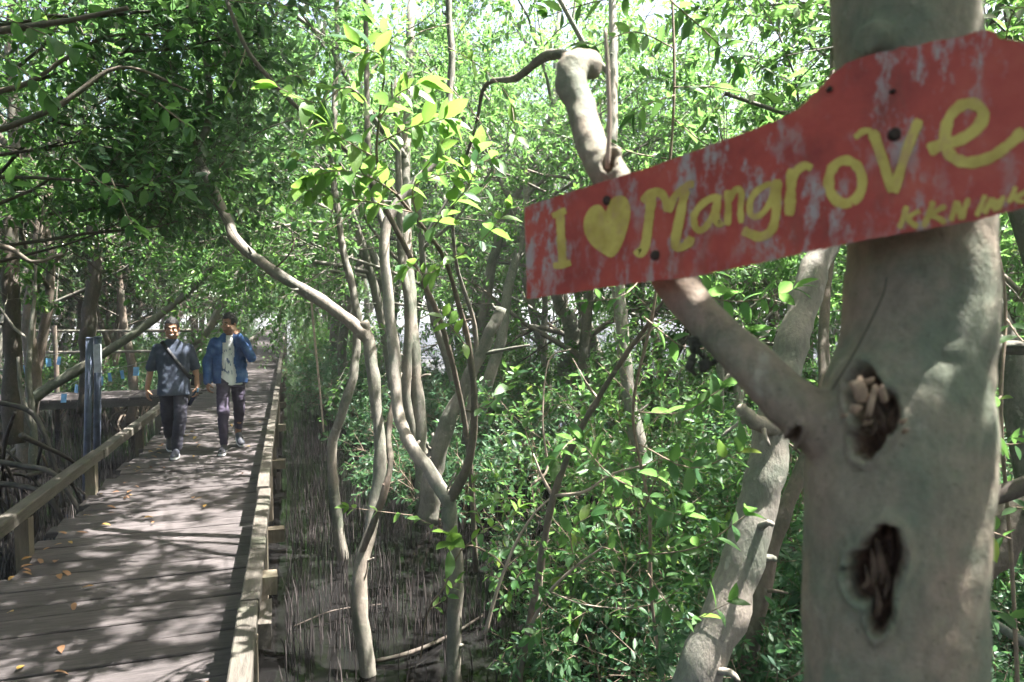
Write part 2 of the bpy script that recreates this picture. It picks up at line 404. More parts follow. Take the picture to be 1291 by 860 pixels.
def boardwalk():
    root = thing('boardwalk', (-1.0, 0, 0), None, None); root['kind'] = 'structure'
    y = -1.6; skew = 0.03; far = MB(); k = 0
    while y < 115:
        wd = rnd.choice((0.17, 0.19, 0.21, 0.23, 0.26)); gap = rnd.uniform(0.007, 0.024)
        x0 = DX0 + rnd.uniform(-0.05, 0.06); x1 = DX1 + rnd.uniform(-0.02, 0.03)
        if 4.35 < y < 4.75: x0 -= 0.10
        zt = rnd.uniform(-0.006, 0.004)
        if y < 26:
            mb = MB(); plank_piece(mb, x0, x1, y, y + wd, zt); o = mb.build('plank', M['plank'], root, False)
        else: plank_piece(far, x0, x1, y, y + wd, zt)
        y += wd + gap; k += 1
    o = far.build('plank_run', M['plank'], root, False); o['kind'] = 'stuff'
    for x in (-1.62, -1.0, -0.40):
        for s in range(30):
            mb = MB(); mb.box((x + (0.03 if s % 2 else 0), -1.5 + s * 4 + 2, -0.125), (0.07, 3.98, 0.14)); mb.build('stringer', M['post'], root, False)
    for s in range(38):
        yy = 0.35 + s * 3.0
        mb = MB(); mb.box((-1.0, yy + 0.1, -0.26), (1.9, 0.09, 0.12), jit=0.006); mb.build('cross_beam', M['post'], root, False)
        for x in (-1.62, -0.30):
            mb = MB(); mb.box((x, yy, -0.75), (0.13, 0.12, 1.30), jit=0.008); mb.build('pile', M['post'], root, False)
boardwalk()
def rail(x, zt, ys, breaks, label, wid, inner_step):
    root = thing('low_railing', (x, 0, 0), label, 'railing')
    for a, b in zip(breaks[:-1], breaks[1:]):
        mb = MB(); dz = rnd.uniform(-0.012, 0.012); dx = rnd.uniform(-0.012, 0.012); n = 6; vs = []; fs = []
        hw = wid / 2; th = 0.085; c = 0.007
        for i in range(n + 1):
            t = i / n; yy = a + 0.004 + (b - a - 0.008) * t; ox = dx + 0.006 * noise.noise(Vector((x, yy * 1.3, 0))); oz = dz + 0.006 * noise.noise(Vector((x, yy * 1.1, 7)))
            for px, pz in ((-hw, -th), (-hw, -c), (-hw + c, 0), (hw - c, 0), (hw, -c), (hw, -th)):
                vs.append((x + ox + px, yy, zt + oz + pz))
        for i in range(n):
            for j in range(6):
                j2 = (j + 1) % 6; fs.append((i * 6 + j, i * 6 + j2, (i + 1) * 6 + j2, (i + 1) * 6 + j))
        fs.append((5, 4, 3, 2, 1, 0)); fs.append(tuple(n * 6 + j for j in range(6)))
        mb.add(vs, fs); mb.build('rail_board', M['rail'], root, False)
    for yy in ys:
        mb = MB(); zb = -0.42; hh = zt - 0.09 - zb
        mb.box((x + rnd.uniform(-.008, .008), yy, zb + hh / 2), (0.085, 0.10, hh), jit=0.005); mb.build('post', M['post'], root, False)
    return root
yl = [on(40, 700, 0).y, on(135, 620, 0).y, on(192, 565, 0).y]
lp = [yl[0] - 2.2, yl[0], yl[1], yl[2]] + [yl[2] + 2.2 * k for k in range(1, 3)] + [19 + 2.2 * k for k in range(0, 40)]
rail(-1.82, 0.37, [q for q in lp if not 14.6 < q < 18.2], [yl[0] - 3.5, yl[1] + 0.25, yl[2] + 1.6, 14.8], 'weathered low timber railing beside the blue twin signposts', 0.10, 0)
rail(-1.82, 0.37, [18.9 + 2.2 * k for k in range(0, 42)], [18.6 + 3.8 * k for k in range(0, 25)], 'far stretch of low timber railing past the side walkway', 0.10, 0)
rr_ = rail(-0.205, 0.31, [1.3 + 2.05 * k for k in range(0, 54)], [-1.0, 3.62, 5.9] + [5.9 + 3.7 * k for k in range(1, 29)], 'low timber kerb railing along the muddy root-filled channel', 0.092, 0)
mb = MB(); mb.box((-0.115, 4.0, 0.235), (0.085, 0.10, 0.10), jit=0.006); mb.build('block', M['post'], rr_, False)
mb = MB(); mb.box((-0.125, 3.62, 0.17), (0.06, 0.30, 0.12), jit=0.006); mb.build('splice_board', M['rail'], rr_, False)

# side walkway and its pole fence
def side_walk():
    root = thing('side_walkway', (-8, 16.2, 0), None, None); root['kind'] = 'structure'
    run = MB(); x = -1.9
    k = 0
    while x > -20:
        wd = rnd.uniform(0.17, 0.24)
        if x > -16:
            mb = MB(); mb.box((x - wd / 2, 16.4, -0.03 + rnd.uniform(-.006, .006)), (wd - 0.01, 1.5 + rnd.uniform(-.08, .08), 0.045)); mb.build('plank', M['plank'], root, False)
        else: run.box((x - wd / 2, 16.4, -0.03), (wd - 0.01, 1.5, 0.045))
        x -= wd
    o = run.build('plank_run', M['plank'], root, False); o['kind'] = 'stuff'
    for yy in (15.72, 17.05):
        for s in range(5):
            mb = MB(); mb.box((-1.95 - 3.6 * s - 1.8, yy, -0.125), (3.58, 0.06, 0.14)); mb.build('edge_beam', M['rail'], root, False)
    for s in range(8):
        mb = MB(); mb.box((-2.6 - 2.3 * s, 15.85, -0.66), (0.12, 0.12, 0.9)); mb.build('pile', M['post'], root, False)
    f = thing('pole_fence', (-8, 17.2, 0), 'two-rail pole fence along the side walkway behind the blue tags', 'fence')
    for zz in (0.86, 1.34):
        for s in range(4):
            mb = MB(); a = -1.9 - 4.2 * s
            mb.tube([(a, 17.22, zz + rnd.uniform(-.02, .02)), (a - 2, 17.23, zz + rnd.uniform(-.03, .03)), (a - 4.35, 17.22, zz + rnd.uniform(-.02, .02))], [.034, .03, .03], 8, 0.15); mb.build('rail_pole', M['bark'], f)
    for s in range(8):
        mb = MB(); a = -2.5 - 2.3 * s; mb.tube([(a, 17.14, -0.9), (a + .02, 17.14, 0.3), (a, 17.14, 1.45)], [.05, .05, .045], 8, 0.1); mb.build('post', M['bark_brown'], f)
side_walk()

# ------------------------------------------------------------------ forest
def proto_tree(seed, hgt, bark, leafm, leafsize=0.085, lean=0.15, nl=30, first=7, start=0.35):
    r = random.Random(seed); B = MB(); L = []
    root = thing('mangrove_tree', (0, 0, 0), None, 'tree', local=True)
    # trunk with bends, sometimes forked near the base
    spec = [(first, 0.50, 1.0, 7, 9, 0.10), (6, 0.55, 0.85, 4, 5, 0.02), (6, 0.55, 0.8, 3, 3, -0.02), (nl, leafsize, 0, 3, 3, -0.03)]
    d = Vector((r.uniform(-lean, lean), r.uniform(-lean, lean), 1))
    grow(B, L, Vector((0, 0, -0.25)), d, hgt * 0.72, 0.055 + hgt * 0.008, 0, spec, r, start)
    if r.random() < 0.6:
        d2 = Vector((r.uniform(-.5, .5), r.uniform(-.5, .5), 1)); spec2 = [(first - 2,) + spec[0][1:]] + spec[1:]
        grow(B, L, Vector((0, 0, -0.2)), d2, hgt * 0.6, 0.05 + hgt * 0.006, 0, spec2, r, start)
    # stilt roots at the foot
    for k in range(5):
        a = r.uniform(0, 6.28); o = Vector((math.cos(a), math.sin(a), 0)); s = r.uniform(.3, .75)
        B.tube([Vector((0, 0, r.uniform(.15, .5))), o * s * .6 + Vector((0, 0, r.uniform(.1, .35))), o * s + Vector((0, 0, -.35))], [.03, .025, .018], 5, sm=3, cap=False)
    B.build('trunk', bark, root)
    c = link('crown', leaf_mesh('crown', L, leafm), root); c['kind'] = 'stuff'
    return root, len(L)
PROTO = []
for s, hg, bk, lm in ((11, 8.2, 'bark', 'leaf'), (12, 9.0, 'bark_pale', 'leaf'), (13, 7.4, 'bark_brown', 'leaf'), (14, 8.6, 'bark', 'leaf'), (15, 6.6, 'bark_pale', 'leaf')):
    PROTO.append(proto_tree(s, hg, M[bk], M[lm])[0])
for s, hg, bk in ((21, 8.0, 'bark_brown'), (22, 7.2, 'bark')):
    PROTO.append(proto_tree(s, hg, M[bk], M['leaf_dark'], 0.09)[0])
CANOPY = [proto_tree(s, hg, M['bark'], M['leaf'], 0.09, 0.08, 40, 8, 0.62)[0] for s, hg in ((41, 9.0), (42, 8.4))]
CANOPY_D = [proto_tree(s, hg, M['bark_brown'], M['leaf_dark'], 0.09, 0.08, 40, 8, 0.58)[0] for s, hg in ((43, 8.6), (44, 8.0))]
def proto_shrub(seed, hgt, leafm, size=0.078, stems=7, nl=16):
    r = random.Random(seed); B = MB(); L = []
    root = thing('mangrove_shrub', (0, 0, 0), None, 'shrub', local=True)
    spec = [(6, 0.55, 0.8, 5, 4, 0.06), (5, 0.5, 0.8, 3, 3, 0.0), (nl, size, 0, 3, 3, -0.02)]
    for k in range(stems):
        a = r.uniform(0, 6.28)
        grow(B, L, Vector((math.cos(a) * .15, math.sin(a) * .15, -.1)), Vector((math.cos(a) * .55, math.sin(a) * .55, 1)), hgt * r.uniform(.6, .95), 0.014, 0, spec, r)
    B.build('stem_cluster', M['twig'], root)
    c = link('foliage', leaf_mesh('foliage', L, leafm), root); c['kind'] = 'stuff'
    return root
SHRUB = [proto_shrub(31, 1.9, M['leaf_shrub']), proto_shrub(32, 1.5, M['leaf_shrub'], 0.085), proto_shrub(33, 2.2, M['leaf'], 0.082), proto_shrub(34, 1.2, M['leaf_shrub'], 0.068)]
used = set()
LOOK = {}
def place(protos, i, loc, rz, sc, label, group, tilt=(0, 0)):
    look = {id(PROTO): ('grey-barked', 'tall pale-barked', 'brown-barked', 'tall grey-barked', 'short pale-barked', 'dark-leaved brown', 'dark-leaved grey'), id(SHRUB): ('upright', 'spreading', 'tall yellow-green', 'low small-leaved'), id(CANOPY): ('tall high-crowned', 'high-crowned'), id(CANOPY_D): ('dark high-crowned', 'dark-leaved high-crowned')}[id(protos)][i]
    label = look + ' ' + label
    pr = protos[i]; key = pr.name
    if key not in used:
        used.add(key); pr.location = loc; pr.rotation_euler = (tilt[0], tilt[1], rz); pr.scale = (sc,) * 3; pr['label'] = label; pr['group'] = group; return pr
    return copy_tree(pr, loc, rz, sc, label, group, tilt)
r = random.Random(5)
clear = on(705, 480, WATER)
pts = []
def free(x, y, sp):
    return all((x - a) ** 2 + (y - b) ** 2 > sp * sp for a, b in pts)
NEAR_L = 'mangrove tree in the wood behind the fence and walkers'
NEAR_R = 'mangrove tree in the sunlit wood beyond the shrubs'
tries = 0
while tries < 6000:
    tries += 1
    d = 8 + 40 * r.random() ** 0.8; lat = r.uniform(-0.95, 0.95)
    q = CAM + FW * d + RT * (lat * d); x, y = q.x, q.y
    if -3.5 < x < 1.5: continue
    if x < -1.8 and 14.9 < y < 17.9: continue
    if x < -1.8 and d < 10.5: continue
    if x > 0.5 and d < 9.5 and lat > -0.28: continue
    if (x - clear.x) ** 2 + (y - clear.y) ** 2 < 34: continue
    if 0 < x < 3.4 and 6.4 < y < 9.8: continue
    if x > 4 and d > 27: continue
    sp = (1.6 if x < 0 else 1.5) + 0.024 * d
    if not free(x, y, sp): continue
    pts.append((x, y))
    left = x < -1
    i = r.choice((0, 2, 3, 5, 6, 0)) if left else r.choice((0, 1, 2, 3, 4))
    near_walk = -4.6 < x < 4.2
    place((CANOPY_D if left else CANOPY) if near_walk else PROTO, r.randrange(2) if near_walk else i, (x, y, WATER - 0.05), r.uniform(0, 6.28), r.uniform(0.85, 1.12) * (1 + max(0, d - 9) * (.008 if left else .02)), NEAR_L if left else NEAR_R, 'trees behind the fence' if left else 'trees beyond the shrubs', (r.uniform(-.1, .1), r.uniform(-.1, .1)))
print('forest trees', len(pts))
for k in range(26):                                     # both sides of the walk, far down it
    yy = 20 + 2.7 * k
    for sx in (-1, 1):
        x = -1.03 + sx * (2.7 + r.uniform(0, 1.0)); y = yy + r.uniform(-.8, .8)
        if not free(x, y, 1.2): continue
        pts.append((x, y))
        place(CANOPY_D if sx < 0 else CANOPY, r.randrange(2), (x, y, WATER - .05), r.uniform(0, 6.28), r.uniform(.7, .95), 'mangrove tree lining the far end of the boardwalk', 'trees lining the far boardwalk', (0, -sx * r.uniform(-.02, .05)))
# shrub layer on the mud
sh = []
tries = 0
while tries < 2500:
    tries += 1
    d = 4.6 + 14 * r.random(); lat = r.uniform(-0.80, 0.85)
    q = CAM + FW * d + RT * (lat * d); x, y = q.x, q.y
    if x < 1.75 and x > -3.4 and d < 14: continue
    if x < 1.1 and x > -3.4: continue
    if x > 0 and d < 7.5 and lat < 0.13: continue
    if x < 0 and y < 18.6: continue
    if (x - clear.x) ** 2 + (y - clear.y) ** 2 < 9: continue
    sp = 0.72 + 0.03 * d
    if not all((x - a) ** 2 + (y - b) ** 2 > sp * sp for a, b in sh): continue
    sh.append((x, y))
    left = x < -1
    place(SHRUB, r.randrange(4), (x, y, WATER - .03), r.uniform(0, 6.28), r.uniform(.75, 1.15), 'mangrove shrub behind the walkers' if left else 'mangrove shrub growing from the mud under the red sign', 'shrubs behind the walkers' if left else 'shrubs on the mud under the sign')
for k in range(30):
    for x0, sx in ((-3.5, -1), (1.55, 1)):
        y = 18.6 + 1.7 * k + r.uniform(-.5, .5)
        place(SHRUB, r.randrange(4), (x0 + sx * r.uniform(0, .5), y, WATER - .03), r.uniform(0, 6.28), r.uniform(.9, 1.25), 'mangrove shrub crowding the low railing far along the boardwalk', 'shrubs along the far boardwalk')
for k, (u, d) in enumerate(((800, 4.1), (850, 4.4), (905, 4.0), (775, 5.0), (830, 5.2), (900, 5.0), (960, 4.6), (1255, 3.6), (1300, 3.3), (1010, 4.2), (720, 6.6), (985, 3.7), (1270, 4.4), (1230, 5))):
    q = at(u, 600, d)
    place(SHRUB, r.choice((0, 1, 3)), (q.x, q.y, WATER - .03), r.uniform(0, 6.28), r.uniform(.55, .8), 'mangrove shrub crowding the foot of the leaning trunks', 'low shrubs at the foot of the leaning trunks')
print('shrubs', len(sh))

# canopy trees round the standpoint, overhead and behind, each grown where it stands
def canopy_tree(seed, x, y, hgt, leafm, nl):
    r = random.Random(seed); B = MB(); L = []; CARVE[0] = 2
    spec = [(9, 0.50, 1.05, 7, 9, 0.10), (6, 0.55, 0.85, 4, 5, 0.02), (6, 0.55, 0.8, 3, 3, -0.02), (nl, .098, 0, 3, 3, -0.03)]
    grow(B, L, Vector((x, y, WATER - .2)), Vector((r.uniform(-.08, .08), r.uniform(-.08, .08), 1)), hgt * .72, .13, 0, spec, r, .60)
    L = carve_leaves(L); CARVE[0] = False
    t = thing('mangrove_tree', (x, y, WATER - .1), 'tall canopy mangrove with a high crown over the near boardwalk', 'tree', 'canopy trees over the near boardwalk')
    B.build('trunk', M['bark'], t)
    if L: c = link('crown', leaf_mesh('crown', L, M[leafm]), t); c['kind'] = 'stuff'
for k, (x, y, hg) in enumerate(((2.5, 0.0, 9), (3.6, 1.5, 8.5), (1.2, -1.4, 9), (4.8, 2.9, 8.2), (0.2, -2.8, 9.4), (2.8, -3.6, 9), (4.6, -0.8, 9), (-0.9, -1.3, 8.4), (-2.9, 1.0, 8.4), (-3.3, 3.5, 8.2), (-3.6, 6.3, 8.0), (-3.0, -1.4, 8.4))):
    canopy_tree(600 + k, x, y, hg, 'leaf', 27)
for x, y, sc in ((5.0, -5.0, 1.1), (5.9, 1.6, 1.0), (7.6, -2.0, 1.1), (-5.6, 4.6, .95), (6.6, 5.0, .95), (-5.0, 9.2, .9), (-1.2, -6.4, 1.1)):
    place(CANOPY, r.randrange(2), (x, y, WATER - .05), r.uniform(0, 6.28), sc, 'canopy mangrove standing beside the near boardwalk', 'canopy trees over the near boardwalk')
# breathing roots: thousands of thin sticks standing in the mud
def breathing_roots():
    r = random.Random(9); mb = MB(); n = 0; tries = 0
    V = []; Fc = []
    while n < 19000 and tries < 120000:
        tries += 1
        d = 3.2 + 19 * r.random() ** 1.3; lat = r.uniform(-.85, .85)
        q = CAM + FW * d + RT * (lat * d); x, y = q.x, q.y
        if -1.9 < x < -0.05: continue
        den = noise.noise(Vector((x * .8, y * .8, 3))) * .5 + .5
        if 0 < x < 3.5 and 3.6 < y < 5.3: den *= 0.4
        if r.random() > den * 1.4 - .1: continue
        hh = r.uniform(.06, .3) * (.6 + .8 * den); rd = r.uniform(.0035, .0085)
        z = WATER - 0.06; tx, ty = r.gauss(0, .12) * hh, r.gauss(0, .12) * hh; b = len(V); a0 = r.uniform(0, 6.28)
        for lev, (hz, rs) in enumerate(((0, 1.0), (.6, .8), (1, .3))):
            for k in range(3):
                a = a0 + k * 2.094; V.append((x + tx * hz * hz + math.cos(a) * rd * rs, y + ty * hz * hz + math.sin(a) * rd * rs, z + (hh + .06) * hz))
        for lev in range(2):
            for k in range(3):
                k2 = (k + 1) % 3; Fc.append((b + lev * 3 + k, b + lev * 3 + k2, b + lev * 3 + 3 + k2, b + lev * 3 + 3 + k))
        n += 1
    mb.add(V, Fc); o = mb.build('breathing_roots', M['stick'])
    tag(o, 'thin upright mangrove breathing roots standing in the muddy water', 'roots', None, 'stuff')
breathing_roots()

# ------------------------------------------------------------------ near plants drawn limb by limb
LEAFT = [leaf_template(c, f) for c, f in ((.25, .25), (.5, .35), (.1, .45), (.8, .2))]
def one_leaf_meshes(m):
    out = []
    for k, t in enumerate(LEAFT):
        out.append(leaf_mesh('leaf', [(Vector((0, 0, 0)), Vector((0, 1, 0)), Vector((0, 0, 1)), 1.0, 0.46 + 0.05 * (k % 2))], m, t))
    for me in out: me.polygons.foreach_set('use_smooth', np.ones(len(me.polygons), bool))
    return out
LM = {k: one_leaf_meshes(M[k]) for k in ('leaf_fresh', 'leaf', 'leaf_dark', 'leaf_shrub')}
def put_leaf(parent, p, d, nrm, s, kind, r):
    o = bpy.data.objects.new('leaf', r.choice(LM[kind])); COL.objects.link(o)
    d = d.normalized(); x = d.cross(nrm).normalized(); z = x.cross(d)
    mw = Matrix((x, d, z)).transposed().to_4x4() @ Matrix.Scale(s, 4); mw.translation = p
    o.parent = parent; o.matrix_basis = Matrix.Translation(-parent.location) @ mw
    return o
KNOT = random.Random(123)
THIN = {'forked_tree': .8, 'arching_tree': .78, 'slim_tree': .8, 'leaning_tree': .85}
def limb(parent, uvd, rad, m, name='limb', seg=10, wob=0.12, sm=6):
    rad = [q * THIN.get(parent.name, 1) for q in rad]
    P = [at(*q) for q in uvd]; mb = MB()
    S, Q = spline(P, rad, sm) if len(P) > 2 else (P, rad)
    if seg >= 9:                                          # swellings, kinks and broken-off twigs along a stem
        o = KNOT.uniform(0, 99); big = 0.35 * sum(rad) / len(rad)
        S = [p_ + Vector((noise.noise(Vector((i * .33, o, 0))), noise.noise(Vector((i * .33, o, 9))), 0)) * big for i, p_ in enumerate(S)]
        Q = [q_ * (1 + .16 * noise.noise(Vector((i * .45, o, 3))) + .10 * noise.noise(Vector((i * 1.3, o, 5)))) for i, q_ in enumerate(Q)]
    mb.tube(S, Q, seg, wob, 1)
    if seg >= 10:
        for k in range(2 + len(P) // 2):
            i = KNOT.randrange(1, len(S) - 1); ax = (S[i + 1] - S[i - 1]).normalized(); sd_v = (ax.cross(rv(KNOT)).normalized() + ax * .4).normalized()
            ln_ = KNOT.choice((.25, .5, 1.2, 2.5)) * Q[i]; b0 = S[i] + sd_v * Q[i] * .6; r0 = min(.014, Q[i] * KNOT.uniform(.14, .3)); ln_ = min(ln_, .09)
            mb.tube([b0, b0 + sd_v * (Q[i] * .5 + ln_ * .5), b0 + (sd_v + rv(KNOT) * .3) * (Q[i] * .5 + ln_)], [r0 * 1.5, r0, r0 * .7], 7, .2, 2)
    mb.build(name, m, parent); return spline(P, rad, sm)[0]
def spray(parent, pts, n, size, kind, r, opp=True, droop=.15, tipn=3, t0=.1):
    k = len(pts) - 1; i = 0
    while i < n:
        t = (t0 + (1 - t0) * (i + .5) / n) * k; a = min(int(t), k - 1); p = pts[a].lerp(pts[a + 1], t - a); ax = (pts[a + 1] - pts[a]).normalized()
        s0 = ax.cross(rv(r)).normalized()
        for sg in ((1, -1) if opp else (1,)):
            d = (ax * r.uniform(.4, 1.0) + s0 * sg + Vector((0, 0, -droop + r.uniform(-.25, .3)))).normalized()
            put_leaf(parent, p, d, (Vector((0, 0, 1)) + rv(r) * .7).normalized(), size * r.uniform(.65, 1.2), kind, r); i += 1
    ax = (pts[-1] - pts[-2]).normalized()
    for j in range(tipn):
        put_leaf(parent, pts[-1], (ax + rv(r) * .7).normalized(), (Vector((0, 0, 1)) + rv(r) * .6).normalized(), size * r.uniform(.7, 1.15), kind, r)
def twig(parent, uvd, rad, n, size, kind, r, m='twig', **kw):
    P = limb(parent, uvd, [rad + (rad * .35 - rad) * i / (len(uvd) - 1) for i in range(len(uvd))], M[m], 'twig', 6, 0.05, 4)
    spray(parent, P, n, size, kind, r, **kw)
def crown_on(parent, starts, length, rad, r, m='bark', leaf='leaf', size=0.085, first=5, nl=26, carve=1):
    B = MB(); L = []
    spec = [(first, 0.55, 0.9, 5, 6, 0.08), (5, 0.55, 0.85, 4, 4, 0.02), (5, 0.55, 0.8, 3, 3, -0.02), (nl, size, 0, 3, 3, -0.03)]
    CARVE[0] = carve; OVERHEAD[0] = carve == 2
    for p, d in starts: grow(B, L, p, d, length, rad, 0, spec, r)
    L = carve_leaves(L); CARVE[0] = False; OVERHEAD[0] = False
    B.build('bough', M[m], parent)
    if L: o = link('crown', leaf_mesh('crown', L, M[leaf]), parent); o['kind'] = 'stuff'
r = random.Random(77)

# forked tree in the channel
ft = thing('forked_tree', on(572, 865, WATER), 'smooth forked mangrove tree whose trunk splits just above the muddy water', 'tree')
limb(ft, [(572, 905, 4.5), (572, 800, 4.5), (575, 720, 4.5), (568, 660, 4.5), (565, 622, 4.5)], [.068, .062, .060, .062, .066], M['bark'], 'trunk', 16)
limb(ft, [(566, 636, 4.5), (545, 598, 4.55), (517, 560, 4.6), (502, 515, 4.7), (497, 450, 4.8), (490, 380, 4.9), (487, 285, 5.0), (520, 235, 5.1), (555, 190, 5.2), (568, 110, 5.3), (566, 0, 5.4), (560, -120, 5.5)], [.060, .058, .054, .052, .050, .050, .046, .042, .038, .034, .032, .026], M['bark_pale'], 'limb', 14, 0.14)
P = limb(ft, [(565, 634, 4.5), (590, 585, 4.4), (598, 520, 4.3), (592, 440, 4.2), (580, 390, 4.1), (562, 330, 3.9), (540, 295, 3.7), (500, 245, 3.5), (476, 205, 3.3), (478, 150, 3.2), (486, 90, 3.1)], [.046, .036, .030, .024, .020, .016, .013, .010, .009, .007, .005], M['bark_brown'], 'limb', 10, 0.1)
limb(ft, [(487, 290, 5.0), (470, 240, 5.1), (463, 150, 5.3), (462, 60, 5.5), (460, -40, 5.6)], [.036, .032, .028, .026, .024], M['bark'], 'limb', 10)
for q, n, s in (([(500, 245, 3.5), (470, 225, 3.2), (430, 215, 3.0), (395, 222, 2.9)], 12, .11), ([(478, 180, 3.25), (520, 160, 3.1), (560, 150, 3.0)], 10, .11), ([(476, 200, 3.3), (440, 180, 3.0), (415, 160, 2.9)], 8, .12),
                ([(478, 150, 3.2), (500, 120, 3.0), (530, 105, 2.9)], 8, .11), ([(486, 95, 3.1), (480, 70, 3.0), (455, 60, 2.95)], 8, .11), ([(540, 295, 3.7), (560, 270, 3.4), (590, 235, 3.2), (605, 190, 3.1)], 12, .11),
                ([(520, 268, 3.6), (470, 255, 3.2), (425, 250, 3.0), (380, 238, 2.85)], 14, .10), ([(562, 330, 3.9), (600, 310, 3.6), (640, 265, 3.4)], 8, .10), ([(530, 285, 3.65), (520, 240, 3.4), (545, 200, 3.2), (560, 175, 3.1)], 9, .12), ([(478, 150, 3.2), (440, 110, 3.0), (400, 130, 2.9), (350, 110, 2.8)], 8, .10), ([(590, 440, 4.2), (575, 420, 4.0), (560, 400, 3.9)], 4, .10)):
    twig(ft, q, .006, int(n * 1.6), s * 1.15, 'leaf_fresh', r)
for q in ([(566, 60, 5.2), (600, 80, 4.2), (640, 120, 3.6), (650, 170, 3.4)], [(566, 30, 5.2), (530, 40, 4.2), (505, 60, 3.6), (470, 30, 3.4)], [(568, 110, 5.2), (610, 160, 4.2), (625, 210, 3.7), (600, 250, 3.5)], [(462, 60, 5.4), (430, 90, 4.4), (390, 160, 3.6), (372, 200, 3.4)], [(470, 240, 5.1), (430, 280, 4.2), (400, 290, 3.6), (360, 270, 3.4)], [(500, 245, 3.5), (540, 225, 3.3), (580, 215, 3.2), (620, 200, 3.1)], [(562, 330, 3.9), (540, 345, 3.6), (510, 335, 3.4)], [(598, 520, 4.3), (630, 500, 4.0), (650, 470, 3.8)]):
    twig(ft, q, .005, 12, .105, r.choice(('leaf_fresh', 'leaf')), r)
twig(ft, [(566, 700, 4.45), (568, 692, 4.3), (570, 684, 4.2)], .004, 2, .17, 'leaf_fresh', r, tipn=4)
crown_on(ft, [(at(560, -120, 5.5), Vector((0, .2, 1))), (at(560, -110, 5.5), Vector((.5, -1, .35))), (at(560, -100, 5.5), Vector((-.4, -1, .4))), (at(460, -40, 5.6), Vector((-.5, -.7, .6)))], 3.0, .022, r, first=8, nl=40)

# tree with the arching limb over the boardwalk
ar = thing('arching_tree', on(464, 855, WATER), 'crooked mangrove tree with a long limb arching over the boardwalk', 'tree')
limb(ar, [(466, 900, 4.9), (463, 850, 4.9), (452, 743, 4.95), (470, 650, 5.1), (480, 580, 5.2), (474, 503, 5.3), (464, 430, 5.4), (458, 405, 5.4)], [.085, .078, .068, .062, .058, .056, .062, .05], M['bark'], 'trunk', 16, 0.15)
limb(ar, [(466, 432, 5.4), (445, 408, 5.4), (400, 376, 5.45), (345, 342, 5.5), (300, 306, 5.6), (285, 275, 5.7), (262, 225, 5.8), (250, 195, 5.9), (262, 150, 6.0), (262, 90, 6.2), (246, 20, 6.4), (238, -60, 6.6)], [.062, .064, .062, .058, .056, .054, .050, .046, .040, .034, .030, .024], M['bark'], 'limb', 14, 0.15)
limb(ar, [(455, 700, 5.0), (478, 640, 4.9), (492, 590, 4.95), (490, 540, 5.1), (505, 470, 5.3)], [.034, .032, .03, .028, .02], M['bark_brown'], 'limb', 10)
limb(ar, [(252, 200, 5.9), (235, 160, 5.8), (180, 120, 5.7), (120, 100, 5.6)], [.02, .018, .013, .006], M['bark_brown'], 'limb', 8)
limb(ar, [(268, 222, 5.8), (295, 190, 5.7), (330, 165, 5.6), (370, 150, 5.5)], [.012, .01, .008, .005], M['bark_brown'], 'limb', 6)
limb(ar, [(345, 340, 5.5), (365, 320, 5.4), (372, 300, 5.4)], [.012, .01, .006], M['bark_brown'], 'stub', 6)
limb(ar, [(392, 372, 5.45), (396, 420, 5.4), (402, 480, 5.4), (408, 545, 5.4)], [.012, .012, .011, .008], M['twig_pale'], 'dangling_stem', 6)
crown_on(ar, [(at(238, -60, 6.6), Vector((-.2, .2, 1))), (at(262, 90, 6.2), Vector((.6, .3, .6))), (at(246, 20, 6.4), Vector((-.8, 0, .4)))], 2.0, .022, r, leaf='leaf', nl=11, size=.08)

sl = thing('slim_tree', on(430, 700, WATER), 'slim grey mangrove trunk standing between the boardwalk rail and the crooked tree', 'tree')
limb(sl, [(431, 730, 7.2), (430, 690, 7.2), (419, 605, 7.2), (422, 547, 7.2), (441, 492, 7.2), (450, 436, 7.3), (448, 380, 7.3), (430, 300, 7.4), (420, 200, 7.6), (425, 60, 8), (425, -80, 8.3)], [.085, .075, .066, .062, .060, .052, .05, .046, .042, .038, .03], M['bark'], 'trunk', 14, 0.15)
crown_on(sl, [(at(425, -80, 8.3), Vector((0, .2, 1))), (at(425, 60, 8), Vector((-.7, .2, .5)))], 2.2, .03, r)

# long twig crossing the upper left
tw = thing('bare_sapling', on(600, 700, WATER), 'thin brown sapling stem slanting across the sunny canopy gap', 'tree')
limb(tw, [(285, 0, 4.2), (310, 60, 4.2), (345, 105, 4.2), (380, 140, 4.2), (437, 190, 4.2), (470, 235, 4.3), (520, 330, 4.4), (560, 420, 4.6), (590, 560, 4.9), (600, 720, 5.1)], [.012, .013, .014, .015, .016, .017, .018, .019, .02, .022], M['bark_brown'], 'stem', 8)
limb(tw, [(285, 0, 4.2), (262, -60, 4.2)], [.012, .008], M['bark_brown'], 'stem', 8, sm=1)
for q in ([(345, 105, 4.2), (370, 95, 4.1), (400, 110, 4.0)], [(380, 140, 4.2), (410, 160, 4.1), (420, 175, 4.1)], [(310, 60, 4.2), (300, 90, 4.1), (285, 120, 4.0)], [(285, 0, 4.2), (330, 5, 4.0), (380, 8, 3.9)]):
    twig(tw, q, .004, 7, .085, 'leaf_fresh', r)

